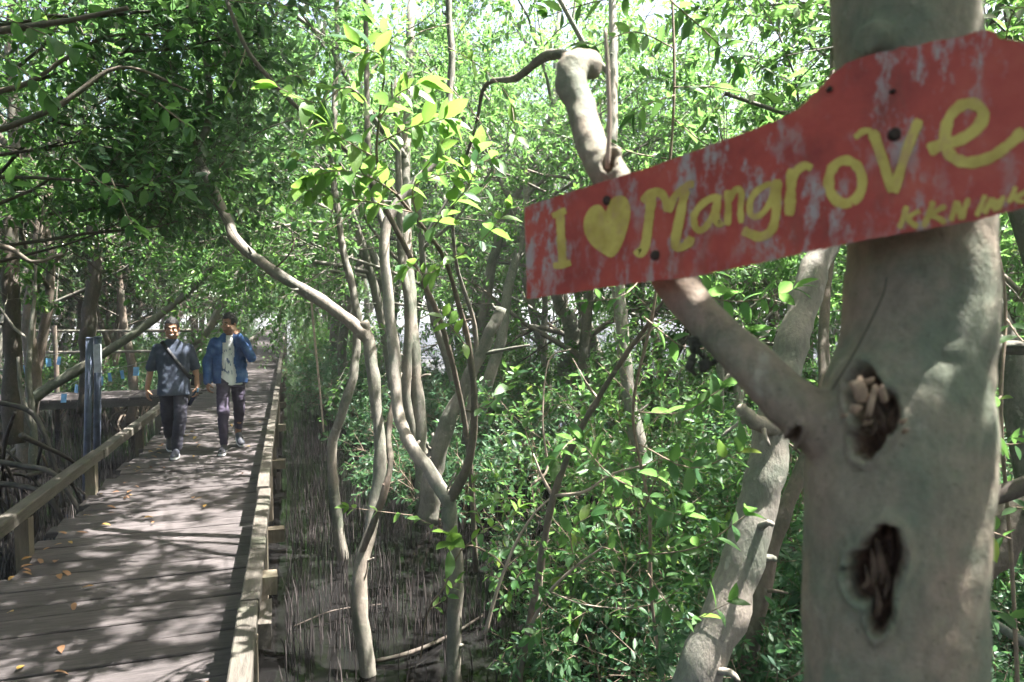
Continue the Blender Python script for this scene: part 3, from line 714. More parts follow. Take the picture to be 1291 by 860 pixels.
# branching sapling in front of the shrubs
sp_ = thing('branching_sapling', on(655, 850, WATER), 'bare branching pinkish-brown sapling rising from the mud in front of the shrubs', 'sapling')
limb(sp_, [(650, 900, 3.9), (655, 850, 3.9), (667, 793, 3.9), (681, 715, 3.85), (698, 625, 3.8), (726, 553, 3.75), (754, 503, 3.7), (793, 441, 3.6), (820, 405, 3.5), (842, 370, 3.4)], [.024, .023, .022, .021, .020, .018, .015, .013, .010, .007], M['bark_brown'], 'stem', 10)
for q, rd in (([(698, 628, 3.8), (683, 600, 3.8), (672, 572, 3.8)], .011), ([(672, 610, 3.8), (690, 590, 3.9), (684, 530, 3.9), (692, 455, 4.0), (720, 440, 4.0)], .008), ([(698, 625, 3.8), (737, 620, 3.6), (771, 598, 3.5), (815, 586, 3.4)], .010),
              ([(664, 800, 3.9), (690, 750, 3.7), (725, 715, 3.6), (760, 690, 3.5)], .012), ([(612, 800, 3.9), (625, 750, 3.9), (648, 690, 3.9), (672, 650, 3.85), (694, 628, 3.8)], .012), ([(690, 745, 3.7), (735, 762, 3.6), (790, 768, 3.5)], .006),
              ([(754, 503, 3.7), (738, 480, 3.8), (722, 452, 3.9)], .006), ([(793, 441, 3.6), (830, 410, 3.6), (860, 400, 3.6)], .006), ([(684, 720, 3.85), (682, 780, 3.8), (688, 830, 3.8)], .004)):
    limb(sp_, q, [rd * (1 - .6 * i / (len(q) - 1)) for i in range(len(q))], M['twig_pale'], 'branch', 7, 0.1, 5)
for q, n, s in (([(726, 553, 3.75), (715, 560, 3.4), (700, 580, 3.2)], 6, .11), ([(771, 598, 3.5), (800, 620, 3.2), (830, 640, 3.0), (860, 650, 2.8)], 12, .11), ([(760, 690, 3.5), (800, 700, 3.2), (850, 690, 3.0)], 10, .10), ([(725, 715, 3.6), (720, 670, 3.4), (745, 650, 3.3)], 6, .10),
                ([(815, 586, 3.4), (850, 575, 3.1), (890, 590, 2.9)], 8, .11), ([(790, 768, 3.5), (830, 760, 3.3), (860, 740, 3.2)], 6, .09), ([(842, 370, 3.4), (870, 350, 3.2), (900, 345, 3.1)], 6, .10), ([(672, 572, 3.8), (662, 540, 3.7), (668, 520, 3.6)], 3, .09)):
    twig(sp_, q, .004, n, s, 'leaf', r)
lo = thing('leafy_seedling', on(640, 700, WATER), 'young leafy mangrove seedling with yellow-green leaves beside the forked trunk', 'seedling')
for q, n in (([(585, 690, 4.3), (610, 670, 4.2), (640, 655, 4.1), (655, 640, 4.0)], 12), ([(640, 655, 4.1), (630, 630, 4.1), (625, 605, 4.0)], 7), ([(610, 670, 4.2), (600, 640, 4.2), (595, 610, 4.2)], 8), ([(540, 770, 4.4), (560, 755, 4.4), (575, 735, 4.4)], 8), ([(585, 690, 4.3), (560, 670, 4.2), (530, 655, 4.1)], 6), ([(520, 650, 4.9), (480, 645, 4.8), (440, 640, 4.7)], 5)):
    twig(lo, q, .004, n, .085, 'leaf_fresh', r)
limb(lo, [(640, 720, 4.3), (620, 700, 4.3), (585, 690, 4.3), (560, 740, 4.35), (540, 770, 4.4), (530, 830, 4.5)], [.006] * 6, M['twig'], 'stem', 6)

# leaning pale trunks to the side of the sign tree
ln = thing('leaning_tree', on(890, 880, WATER), 'stout pale mangrove trunk leaning behind the trunk that carries the sign', 'tree')
limb(ln, [(850, 930, 2.9), (880, 860, 2.9), (925, 740, 2.95), (955, 640, 3.0), (972, 560, 3.05), (985, 480, 3.1), (1005, 410, 3.2), (1030, 335, 3.3), (1062, 260, 3.4), (1095, 150, 3.6), (1110, 0, 3.9), (1110, -200, 4.4)], [.125, .112, .105, .098, .10, .088, .082, .078, .074, .07, .062, .05], M['bark_pale'], 'trunk', 18, 0.12)
limb(ln, [(975, 540, 3.02), (950, 530, 2.95), (935, 515, 2.92)], [.05, .042, .03], M['bark_pale'], 'stub', 10)
crown_on(ln, [(at(1110, -200, 4.4), Vector((0, .2, 1))), (at(1112, -160, 4.3), Vector((.7, .2, .3))), (at(1110, -190, 4.4), Vector((-1, .1, .3))), (at(1110, -190, 4.4), Vector((-.6, -.8, .3))), (at(1110, -190, 4.4), Vector((-.7, .8, .3)))], 3.0, .026, r, first=8, nl=36, carve=2)
l2 = thing('thin_leaning_tree', on(945, 850, WATER), 'thin brown mangrove stem leaning close behind the stout pale leaning trunk', 'tree')
limb(l2, [(930, 900, 3.6), (950, 800, 3.6), (975, 690, 3.6), (1005, 605, 3.65), (1035, 520, 3.8), (1040, 400, 4.1), (1050, 250, 4.5), (1050, 0, 5.2)], [.05, .045, .04, .038, .034, .03, .026, .02], M['bark_brown'], 'trunk', 12, 0.15)
crown_on(l2, [(at(1050, 0, 5.2), Vector((.1, .4, 1)))], 2.2, .02, r)
rt = thing('fallen_limb', on(840, 860, WATER), 'broken pinkish tree stump limb lying in the dark mud below the shrubs', 'dead wood')
limb(rt, [(868, 850, 4.0), (855, 800, 4.1), (840, 765, 4.2), (815, 745, 4.4)], [.05, .055, .05, .03], M['bark_pale'], 'limb', 10, .3)
limb(rt, [(845, 775, 4.2), (822, 790, 4.1), (806, 800, 4.05)], [.03, .02, .008], M['bark_brown'], 'stub', 8, .3)

# mid trunks further in
def plain_tree(label, uvd, rad, m='bark', seg=12, crown=None, extra=(), base=None):
    t = thing('mangrove_tree', base or on(uvd[0][0], uvd[0][1], WATER), label, 'tree')
    limb(t, uvd, rad, M[m], 'trunk', seg, 0.16)
    for q, rd in extra: limb(t, q, rd, M[m], 'limb', 9, 0.14)
    if crown: crown_on(t, [(at(*uvd[-1]), Vector((0, .15, 1))), (at(*uvd[-2]), Vector((-.6, .1, .6)))], crown, rad[-1], r, m, first=4)
    return t
plain_tree('white-lit upright mangrove trunk rising from the middle of the shrubs', [(825, 720, 6.6), (820, 640, 6.6), (809, 586, 6.6), (793, 492, 6.7), (782, 402, 6.8), (776, 340, 6.9), (770, 250, 7.1), (775, 100, 7.5), (770, -60, 8)], [.085, .08, .075, .07, .065, .06, .055, .05, .035], 'bark_pale', 14, 2.2)
plain_tree('sawn-off grey mangrove trunk leaning over the shrubs', [(540, 660, 6.4), (545, 600, 6.4), (562, 540, 6.4), (590, 480, 6.4), (615, 425, 6.4), (632, 388, 6.4)], [.10, .09, .075, .062, .058, .056], 'bark', 14, None, [([(606, 447, 6.4), (640, 440, 6.3), (668, 435, 6.2)], [.02, .016, .008])])
plain_tree('pair of straight grey mangrove trunks behind the forked tree', [(535, 650, 7.6), (530, 560, 7.6), (522, 440, 7.6), (515, 350, 7.8), (512, 200, 8.2), (520, 0, 8.8)], [.10, .085, .075, .07, .06, .05], 'bark', 12, 2.2, [([(533, 600, 7.6), (512, 500, 7.5), (516, 400, 7.5), (505, 300, 7.6), (500, 100, 8)], [.06, .055, .05, .045, .03])])
plain_tree('knotted reddish mangrove trunk standing in the bright clearing', [(712, 490, 13), (716, 450, 13), (722, 425, 13), (715, 400, 13), (700, 370, 13), (690, 300, 13), (700, 100, 13.5), (705, 0, 14)], [.19, .16, .17, .14, .11, .09, .07, .05], 'bark_pale', 12, 2.6, [([(716, 440, 13), (735, 470, 12.9), (745, 490, 12.8)], [.12, .08, .05]), ([(722, 425, 13), (735, 400, 13), (760, 360, 13.2)], [.08, .06, .04])])
plain_tree('bare limb-like trunk with a pale tip reaching above the sign', [(585, 560, 7.0), (600, 430, 7.0), (575, 330, 6.6), (572, 250, 6.2), (598, 165, 5.6), (612, 108, 5.2), (650, 98, 4.8), (690, 70, 4.4), (725, 72, 4.2)], [.03, .024, .018, .014, .013, .016, .026, .034, .03], 'bark', 12)
# left side, behind the signposts
plain_tree('greenish mangrove trunk leaning low behind the blue signposts', [(20, 520, 10.6), (50, 496, 10.8), (100, 465, 11), (160, 427, 11.3), (212, 389, 11.6), (255, 350, 12), (285, 300, 12.4), (300, 200, 13)], [.085, .08, .075, .07, .062, .055, .045, .03], 'bark_moss', 14, 2.0)
plain_tree('forked pale mangrove trunk leaning behind the walker in the blue jacket', [(240, 470, 12.6), (244, 440, 12.6), (268, 405, 12.7), (288, 368, 12.8), (302, 335, 13), (318, 290, 13.2), (330, 200, 13.6)], [.09, .09, .085, .075, .07, .055, .04], 'bark', 12, 2.0, [([(255, 425, 12.6), (228, 440, 12.4), (218, 470, 12.3)], [.07, .05, .04]), ([(290, 365, 12.8), (284, 330, 12.9), (300, 290, 13)], [.05, .04, .02])])
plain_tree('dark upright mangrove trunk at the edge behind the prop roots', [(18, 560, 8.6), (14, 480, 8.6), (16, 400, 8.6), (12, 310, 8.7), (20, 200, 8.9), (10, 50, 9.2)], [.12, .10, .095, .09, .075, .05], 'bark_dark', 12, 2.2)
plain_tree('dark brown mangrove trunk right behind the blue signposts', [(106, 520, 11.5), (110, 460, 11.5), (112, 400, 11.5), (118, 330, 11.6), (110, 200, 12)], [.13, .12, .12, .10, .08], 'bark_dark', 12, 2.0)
plain_tree('twin-stemmed young mangrove beside the low railing and prop roots', [(40, 600, 8.0), (42, 540, 8.0), (36, 480, 8.0), (38, 430, 8.1), (44, 360, 8.2)], [.045, .04, .035, .03, .02], 'bark', 9, 1.2, [([(42, 545, 8), (28, 500, 7.9), (22, 450, 7.9)], [.03, .025, .015])])

# prop-rooted tree at the edge by the railing
pr = thing('prop_rooted_tree', on(-40, 640, WATER), 'mangrove with arching dark prop roots beside the low railing', 'tree')
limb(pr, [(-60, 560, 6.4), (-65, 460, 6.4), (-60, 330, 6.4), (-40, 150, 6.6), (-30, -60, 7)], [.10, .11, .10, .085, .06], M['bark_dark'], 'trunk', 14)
for k in range(26):
    a = r.uniform(-40, 120); b = a + r.uniform(-90, 100); z0 = r.uniform(505, 620); dd = r.uniform(5.6, 8.4)
    e = on(b, r.uniform(610, 690), WATER - .1); s = at(a - 60, z0, dd); mid = s.lerp(e, .45) + Vector((0, 0, r.uniform(.1, .4)))
    mb = MB(); mb.tube([s, mid, e.lerp(mid, .25), e], [r.uniform(.012, .024), .017, .014, .010], 7, .3, 5); mb.build('prop_root', M['mudroot'], pr)
for uvd in ([(-20, 505, 6.6), (30, 515, 6.6), (50, 535, 6.6), (68, 585, 6.6), (80, 640, 6.6)], [(-20, 580, 6.2), (30, 588, 6.2), (70, 600, 6.2), (110, 660, 6.3)], [(-20, 610, 6.2), (20, 612, 6.2), (60, 625, 6.2), (85, 670, 6.3)]):
    limb(pr, uvd, [.028, .026, .024, .022, .018][:len(uvd)], M['mudroot'], 'prop_root', 8)
crown_on(pr, [(at(-40, 150, 6.6), Vector((.7, -.2, .5))), (at(-45, 200, 6.5), Vector((.7, .3, .25))), (at(-30, -60, 7), Vector((.4, 0, 1))), (at(-40, 250, 6.5), Vector((.5, -.3, .3)))], 2.6, .02, r, 'bark_dark', 'leaf', .095, 6, 8)

# overhanging dark branches, upper left
ov = thing('overhanging_tree', on(-260, 640, WATER), 'dark glossy-leaved mangrove boughs hanging over the walk above the signposts', 'tree')
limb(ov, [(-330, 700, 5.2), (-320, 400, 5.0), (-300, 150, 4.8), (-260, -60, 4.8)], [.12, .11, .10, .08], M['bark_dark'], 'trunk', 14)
for q in ([(-300, 150, 4.8), (-120, 130, 4.8), (20, 110, 4.9), (80, 75, 5.0), (140, 45, 5.1), (215, 45, 5.2)], [(-300, 200, 4.8), (-100, 190, 4.6), (60, 140, 4.6), (150, 85, 4.8), (240, 115, 5)], [(-310, 300, 4.9), (-120, 300, 4.6), (0, 310, 4.5), (40, 330, 4.5), (80, 320, 4.6)], [(-280, 0, 4.8), (-80, 40, 4.4), (60, 30, 4.2), (160, 10, 4.2)]):
    limb(ov, q, [.03, .024, .018, .013, .009, .005][:len(q)], M['bark_brown'], 'limb', 9)
crown_on(ov, [(at(u_, v_, d_), Vector((.6, q_, w_))) for u_, v_, d_, q_, w_ in ((20, 110, 5.6, 0, .1), (80, 75, 5.4, .3, .1), (60, 150, 5.8, .2, -.1), (-60, 190, 5.4, .2, 0), (0, 310, 5.4, .3, .15), (-80, 40, 4.8, .2, .2), (150, 60, 5.8, .2, 0), (-60, 270, 5.2, .3, .1), (-90, 230, 4.8, .2, 0), (-70, 340, 5.6, .2, .15), (60, 20, 5.0, .1, .1), (120, 190, 6.4, .3, -.1), (60, 270, 6.2, .3, 0))], 1.5, .016, r, 'bark_dark', 'leaf_mid', .10, 5, 7)
for q, n, s in (([(90, 200, 3.6), (120, 225, 3.4), (145, 240, 3.3)], 7, .10), ([(140, 225, 3.6), (160, 270, 3.5), (168, 285, 3.5)], 5, .10), ([(0, 70, 3.2), (30, 90, 3.0), (60, 120, 3.0)], 10, .10), ([(0, 20, 3.0), (50, 40, 3.0), (90, 60, 3.0)], 8, .10), ([(200, 130, 3.6), (225, 150, 3.5), (240, 160, 3.4)], 6, .11)):
    twig(ov, q, .004, n, s, 'leaf', r, droop=.5)

# tall foreground sprays round the sign
fs = thing('leafy_sapling', on(800, 900, WATER), 'young broad-leaved mangrove sapling with twigs hanging round the red sign', 'sapling')
limb(fs, [(842, 900, 3.2), (822, 760, 3.2), (818, 640, 3.15), (798, 520, 3.1), (822, 400, 3.0), (835, 300, 3.0), (850, 120, 3.0), (845, -60, 3.1)], [.008, .008, .008, .007, .007, .006, .006, .005], M['twig'], 'stem', 8)
for q, n, s in (([(850, 120, 3.0), (820, 130, 2.7), (800, 145, 2.6)], 7, .10), ([(848, 60, 3.0), (800, 40, 2.8), (745, 60, 2.7)], 9, .09), ([(845, 0, 3.0), (890, 40, 2.8), (930, 80, 2.7)], 12, .09), ([(850, 110, 3.0), (900, 110, 2.8), (960, 120, 2.7)], 10, .09), ([(840, 200, 3.0), (790, 190, 2.9), (740, 160, 2.8)], 8, .08), ([(845, -10, 3.0), (760, 0, 2.8), (690, 20, 2.7)], 10, .09),
                ([(830, 330, 3.0), (880, 370, 2.8), (940, 380, 2.7), (1000, 365, 2.6)], 14, .10), ([(812, 400, 3.0), (870, 440, 2.7), (940, 420, 2.6)], 10, .10), ([(805, 520, 3.1), (860, 520, 2.7), (910, 490, 2.5)], 10, .10), ([(806, 560, 3.1), (870, 590, 2.6), (930, 570, 2.4)], 10, .10), ([(815, 700, 3.2), (880, 690, 2.7), (940, 650, 2.5)], 10, .09), ([(812, 620, 3.1), (770, 600, 2.8), (735, 560, 2.7)], 6, .10), ([(813, 640, 3.1), (830, 600, 2.5), (850, 620, 2.2)], 6, .09), ([(830, 320, 3.0), (790, 370, 2.8), (740, 380, 2.7)], 8, .08), ([(815, 720, 3.2), (860, 780, 2.8), (920, 760, 2.6)], 10, .09), ([(850, 150, 3.0), (880, 175, 2.8), (905, 190, 2.7)], 5, .09)):
    twig(fs, q, .004, n, s, 'leaf', r)
rs = thing('leafy_sapling', on(1270, 860, WATER), 'leafy mangrove undergrowth beside dark boughs past the sign trunk', 'sapling')
limb(rs, [(1285, 900, 2.6), (1275, 700, 2.6), (1262, 520, 2.6), (1268, 380, 2.7), (1250, 250, 2.8), (1255, 60, 3)], [.008, .007, .007, .006, .006, .005], M['twig'], 'stem', 8)
for q, n in (([(1262, 500, 2.6), (1250, 520, 2.3), (1240, 560, 2.2)], 8), ([(1268, 400, 2.7), (1290, 430, 2.5), (1320, 440, 2.4)], 8), ([(1275, 680, 2.6), (1245, 670, 2.3), (1230, 680, 2.2)], 8), ([(1280, 780, 2.6), (1250, 770, 2.3), (1230, 790, 2.2)], 9), ([(1262, 560, 2.6), (1285, 560, 2.4), (1310, 550, 2.3)], 8), ([(1255, 60, 3), (1240, 40, 2.8), (1230, 20, 2.7)], 7), ([(1258, 120, 3), (1275, 20, 2.8), (1300, 10, 2.7)], 8), ([(1275, 640, 2.6), (1300, 640, 2.4), (1330, 630, 2.3)], 7)):
    twig(rs, q, .004, n, .085, 'leaf', r)
bo = thing('fallen_tree', on(1300, 760, WATER), 'dark fallen mangrove boughs crossing low past the sign trunk', 'tree')
limb(bo, [(1120, 740, 3.0), (1200, 720, 2.9), (1240, 695, 2.8), (1300, 640, 2.8), (1380, 560, 2.8)], [.10, .095, .09, .085, .08], M['bark_brown'], 'trunk', 14, .2)
limb(bo, [(1180, 660, 2.3), (1230, 637, 2.3), (1300, 610, 2.3), (1380, 580, 2.4)], [.025, .028, .03, .03], M['bark_dark'], 'limb', 10, .2)
limb(bo, [(1180, 445, 3.2), (1240, 439, 3.2), (1300, 438, 3.2), (1400, 430, 3.3)], [.03, .032, .032, .03], M['bark'], 'limb', 10, .1)
limb(bo, [(1220, 770, 3.2), (1260, 790, 3.0), (1320, 830, 2.9)], [.02, .02, .02], M['bark_pale'], 'limb', 8, .2)

# ------------------------------------------------------------------ the sign tree
def remesh(mb, voxel, smooth_it=4, fac=0.5):
    me = mb.mesh('tmp', []) if False else bpy.data.meshes.new('tmp'); me.from_pydata(mb.v, [], mb.f); me.update()
    o = bpy.data.objects.new('tmp', me); COL.objects.link(o)
    a = o.modifiers.new('r', 'REMESH'); a.mode = 'VOXEL'; a.voxel_size = voxel; a.use_smooth_shade = True
    if smooth_it:
        s = o.modifiers.new('s', 'SMOOTH'); s.factor = fac; s.iterations = smooth_it
    dg = bpy.context.evaluated_depsgraph_get(); dg.update()
    out = bpy.data.meshes.new_from_object(o.evaluated_get(dg)); bpy.data.objects.remove(o); bpy.data.meshes.remove(me)
    return out
def verts(me):
    V = np.empty(len(me.vertices) * 3, np.float32); me.vertices.foreach_get('co', V); return V.reshape(-1, 3).astype(float)
def normals(me):
    me.update(); V = np.empty(len(me.vertices) * 3, np.float32); me.vertices.foreach_get('normal', V); return V.reshape(-1, 3).astype(float)
def setv(me, V):
    me.vertices.foreach_set('co', V.astype(np.float32).ravel()); me.update()

m, nt, n, p = mat('sign_tree_bark')
a = tex_noise(nt, 7, 6, 0.6); b_ = tex_noise(nt, 4.2, 5, 0.6, stretch=(1, 1, .7)); f = tex_noise(nt, 60, 6, 0.7, stretch=(1, 1, .6)); lg = tex_noise(nt, 16, 5, 0.65)
c = mixc(nt, ramp(nt, a, [(0.44, 0.0), (0.56, 1.0)]), (0.235, 0.208, 0.160), (0.160, 0.175, 0.130))
c = mixc(nt, ramp(nt, b_, [(0.47, 0.0), (0.60, 0.9)]), c, (0.275, 0.21, 0.165))
c = mixc(nt, ramp(nt, lg, [(0.60, 0.0), (0.70, 0.6)]), c, (0.36, 0.33, 0.27))
c = mixc(nt, 0.7, c, ramp(nt, f, [(0.25, 0.5), (0.6, 1.0)]), 'MULTIPLY')
c = mixc(nt, ramp(nt, tex_noise(nt, 95, 2, .5), [(0.66, 0.0), (0.72, 0.5)]), c, (0.085, 0.075, 0.055))
c = mixc(nt, ramp(nt, tex_noise(nt, 11, 7, .75, stretch=(1, 1, .35)), [(0.60, 0.0), (0.66, 0.6)]), c, (0.10, 0.095, 0.07))
at_ = nt.nodes.new('ShaderNodeAttribute'); at_.attribute_name = 'rot'
rotc = ramp(nt, f, [(0.35, (0.03, 0.018, 0.012)), (0.65, (0.15, 0.088, 0.06))])
c = mixc(nt, at_.outputs['Fac'], c, rotc)
nt.links.new(c, p.inputs['Base Color']); p.inputs['Roughness'].default_value = 0.75; p.inputs['Specular IOR Level'].default_value = 0.25
bump(nt, p, mixc(nt, .5, f, tex_noise(nt, 130, 4, .7)), 0.6, 0.008); M['sign_bark'] = m

M['rotten'] = plain('rotten_wood', (0.085, 0.052, 0.036), .85, .5, 50, .5)
M['flake'] = plain('dry_bark_flake', (0.30, 0.21, 0.15), .8, .35, 60, .3)
st = thing('sign_tree', (0.83, 0.76, WATER), 'thick smooth-barked mangrove trunk with two rot holes that carries the red sign', 'tree')
mb = MB()
def tpt(u, v, d): return at(u, v, d)
tr = [(1122, 1200, 0.99, .128), (1124, 1000, .985, .119), (1124, 860, .98, .114), (1126, 700, .98, .117), (1128, 610, .98, .122), (1138, 520, .98, .116), (1152, 440, .985, .098), (1158, 300, .985, .094), (1148, 120, .985, .094), (1139, 0, .985, .094), (1132, -200, 1.0, .096)]
Pn = [tpt(*q[:3]) for q in tr]; Rn = [q[3] for q in tr]
base = Pn[0].copy(); base.z = WATER - .15
Pn = [base, base.lerp(Pn[0], .3)] + Pn + [Pn[-1] + Vector((.05, .03, 1.1)), Pn[-1] + Vector((-.02, .15, 2.2))]
Rn = [.19, .145] + Rn + [.085, .07]
mb.tube(Pn, Rn, 40, 0.05, 10)
br = [(1120, 590, .985, .062), (1062, 554, .985, .054), (1012, 520, .99, .043), (962, 474, 1.01, .036), (917, 430, 1.05, .033), (880, 393, 1.09, .033), (848, 350, 1.13, .035), (806, 285, 1.19, .036), (770, 228, 1.24, .035), (748, 190, 1.28, .031), (733, 140, 1.33, .0285), (720, 102, 1.36, .030), (722, 82, 1.38, .034)]
mb.tube([tpt(*q[:3]) for q in br], [q[3] for q in br], 24, 0.08, 8)
kn = [(714, 86, 1.38, .034), (736, 78, 1.39, .026), (747, 86, 1.38, .020), (748, 97, 1.37, .013)]
mb.tube([tpt(*q[:3]) for q in kn], [q[3] for q in kn], 14, 0.1, 4)
stub = [(1140, 90, .97, .05), (1116, 58, .94, .030), (1090, 50, .915, .024)]
mb.tube([tpt(*q[:3]) for q in stub], [q[3] for q in stub], 14, 0.1, 4)
me = remesh(mb, 0.0055, 10, 0.5)
V = verts(me); Nn = normals(me)
Q = V - np.array(CAM); D = Q @ np.array(FW); U = 645.5 + F * (Q @ np.array(RT)) / D; W_ = 430 - F * (Q @ np.array(UP)) / D
face = (Nn * (-Q / np.linalg.norm(Q, axis=1, keepdims=True))).sum(1)
lump = np.array([noise.noise(Vector(x) * 14) for x in V]) * 0.0035 + np.array([noise.noise(Vector(x) * 45) for x in V]) * 0.0012
lump *= np.where(D > 1.12, 2.2, 1.0)
rag = np.array([noise.noise(Vector(x) * 55) * .7 + noise.noise(Vector(x) * 120) * .5 for x in V])
cut = np.zeros(len(V)); rim = np.zeros(len(V))
for (cu, cv, ru, rv_, ang, dep) in ((1092, 500, 20, 34, 0, .042), (1100, 542, 18, 34, 20, .042), (1118, 520, 14, 26, 0, .036), (1112, 708, 24, 40, 12, .062), (1092, 728, 22, 30, -10, .050), (1110, 762, 15, 34, 5, .050), (1130, 700, 10, 22, 0, .045), (1003, 548, 7, 13, 30, .010), (768, 208, 7, 11, 20, .014)):
    ca, sa = math.cos(R(ang)), math.sin(R(ang)); du, dv = U - cu, W_ - cv
    e = np.sqrt(((du * ca + dv * sa) / ru) ** 2 + ((-du * sa + dv * ca) / rv_) ** 2) + rag * 0.22
    ok = (face > 0.15) & (D < (1.2 if cu > 900 else 1.45))
    cut = np.maximum(cut, np.where(ok, dep * np.clip((1.12 - e) / 0.28, 0, 1) ** 0.8, 0))
    rim = np.maximum(rim, np.where(ok, 0.010 * np.exp(-((e - 1.32) / 0.22) ** 2) * (1 + .8 * rag), 0))
inside = cut > 0.004
V = V + Nn * (lump + np.where(inside, 0, rim))[:, None] - Nn * (cut * (1 + 0.35 * rag))[:, None]
setv(me, V)
at2 = me.attributes.new('rot', 'FLOAT', 'POINT'); at2.data.foreach_set('value', np.clip(cut / 0.012, 0, 1).astype(np.float32))
me.materials.append(M['sign_bark']); link('trunk', me, st)
r = random.Random(3)
for (u, v, wd, hh, tl) in ((1084, 492, .018, .030, .5), (1099, 506, .008, .042, -.15), (1113, 497, .010, .022, .5), (1078, 516, .012, .012, -.3), (1094, 533, .012, .006, .2), (1064, 524, .008, .006, 0), (1138, 531, .009, .007, 0), (1142, 543, .008, .006, .3), (1092, 481, .020, .008, .25)):
    mb = MB(); c0 = at(u, v, .868); ra = RT * math.cos(tl) + UP * math.sin(tl); ua = UP * math.cos(tl) - RT * math.sin(tl)
    n_ = 5; vs = []; fs_ = []
    for i in range(n_):
        for j in range(n_):
            a = (i / (n_ - 1) - .5); b = (j / (n_ - 1) - .5)
            q = c0 + ra * (a * wd * (1 + r.uniform(-.15, .15))) + ua * (b * hh * (1 + r.uniform(-.2, .2))) - FW * (0.010 * (0.25 - a * a) + 0.006 * b + r.uniform(0, .002))
            vs.append(q)
    fr = len(vs); vs += [q + FW * .0025 for q in vs]
    for i in range(n_ - 1):
        for j in range(n_ - 1):
            k = i * n_ + j; fs_ += [(k, k + n_, k + n_ + 1, k + 1), (fr + k, fr + k + 1, fr + k + n_ + 1, fr + k + n_)]
    edge = [i for i in range(n_)] + [i * n_ + n_ - 1 for i in range(1, n_)] + [(n_ - 1) * n_ + j for j in range(n_ - 2, -1, -1)] + [i * n_ for i in range(n_ - 2, 0, -1)]
    for a, b in zip(edge, edge[1:] + edge[:1]): fs_.append((a, b, fr + b, fr + a))
    mb.add(vs, fs_); mb.build('bark_flake', M['flake'], st)
for (u, v, hh, tl, wd) in ((1100, 716, .050, .1, .006), (1109, 705, .060, -.06, .007), (1117, 728, .055, .05, .005), (1106, 755, .045, 0, .006), (1092, 728, .030, .2, .005), (1101, 535, .030, .1, .005), (1112, 528, .034, -.1, .005), (1089, 530, .024, .15, .004)):
    mb = MB(); c0 = at(u, v, .905); a_ = UP * math.cos(tl) + RT * math.sin(tl)
    mb.tube([c0 - a_ * hh * .5, c0 - a_ * hh * .1 - FW * .006, c0 + a_ * hh * .3 + FW * .002, c0 + a_ * hh * .5 + FW * .01], [wd, wd * .9, wd * .6, wd * .2], 6, .4, 3); mb.build('splinter', M['rotten'], st)
limb(st, [(766, 212, 1.20), (768, 150, 1.19), (766, 90, 1.18), (763, 36, 1.17)], [.0045, .0042, .004, .003], M['twig_pale'], 'shoot', 8)
limb(st, [(1050, 490, .90), (1080, 440, .89), (1112, 375, .885), (1118, 350, .89)], [.0012] * 4, M['bark_dark'], 'creeper', 5)
for k in range(9):                                        # dried moss tuft under the branch
    u, v = 880 + r.uniform(-14, 24), 440 + r.uniform(-12, 20)
    mb = MB(); P0 = at(u, v, 1.06); mb.tube([P0, P0 + rv(r) * .012, P0 + Vector((r.uniform(-.01, .01), 0, -.018))], [.005, .006, .003], 6, .4, 3); mb.build('moss_tuft', M['bark_dark'], st)
top = Pn[-1]
crown_on(st, [(top, Vector((.2, .3, 1))), (top - Vector((0, 0, .3)), Vector((-.9, .3, .5))), (top - Vector((0, 0, .5)), Vector((.8, -.5, .5))), (top - Vector((0, 0, .2)), Vector((-.3, -.9, .5))), (top - Vector((0, 0, .1)), Vector((-.4, .9, .45))), (top - Vector((0, 0, .15)), Vector((.6, .8, .45)))], 3.0, .03, r, 'bark', 'leaf', .088, 7, 36, 2)

# ------------------------------------------------------------------ the red sign
def sd_(u):                                             # distance of the board surface along the view axis, a gently bowed plane
    a, b = 1 / 1.20, 1 / 0.775; t = (u - 660) / 640
    return 1 / (a + (b - a) * t) - 0.010 * math.sin(math.pi * min(1, max(0, t)))
def onsign(u, v, off=0.0): return at(u, v, sd_(u) - off)
topE = [(661, 261), (700, 248), (760, 229), (830, 207), (900, 181), (950, 163), (985, 149), (1008, 136), (1030, 115), (1050, 93), (1068, 79), (1090, 71), (1112, 65), (1126, 64), (1136, 58), (1150, 59), (1180, 51), (1205, 48), (1228, 41), (1246, 37), (1254, 40), (1260, 48), (1275, 51), (1300, 53), (1340, 50), (1380, 55)]
botE = [(665, 377), (720, 369), (800, 357), (870, 350), (960, 331), (1040, 313), (1090, 303), (1150, 292), (1230, 278), (1291, 262), (1340, 254), (1380, 247)]
def interp(E, u):
    for (a, b), (c, d) in zip(E[:-1], E[1:]):
        if a <= u <= c: return b + (d - b) * (u - a) / (c - a)
    return E[0][1] if u < E[0][0] else E[-1][1]
m, nt, n, p = mat('sign_red_paint')
big = tex_noise(nt, 9, 6, 0.7); strk = tex_noise(nt, 38, 7, 0.75, stretch=(1, 1, .45)); fine = tex_noise(nt, 120, 4, 0.7)
c = ramp(nt, big, [(0.3, (0.24, 0.030, 0.023)), (0.5, (0.37, 0.050, 0.035)), (0.7, (0.43, 0.085, 0.055))])
def mulm(a, b):
    q = nt.nodes.new('ShaderNodeMath'); q.operation = 'MULTIPLY'; nt.links.new(a, q.inputs[0]); nt.links.new(b, q.inputs[1]); return q.outputs[0]
wear = mulm(ramp(nt, strk, [(0.49, 0.0), (0.58, 0.85)]), ramp(nt, tex_noise(nt, 6.5, 4, .6), [(0.40, 0.0), (0.56, 1.0)]))
c = mixc(nt, wear, c, (0.34, 0.305, 0.305))
c = mixc(nt, ramp(nt, tex_noise(nt, 13, 5, .7, stretch=(1, 1, .3)), [(0.56, 0.0), (0.74, 0.6)]), c, (0.10, 0.05, 0.035))
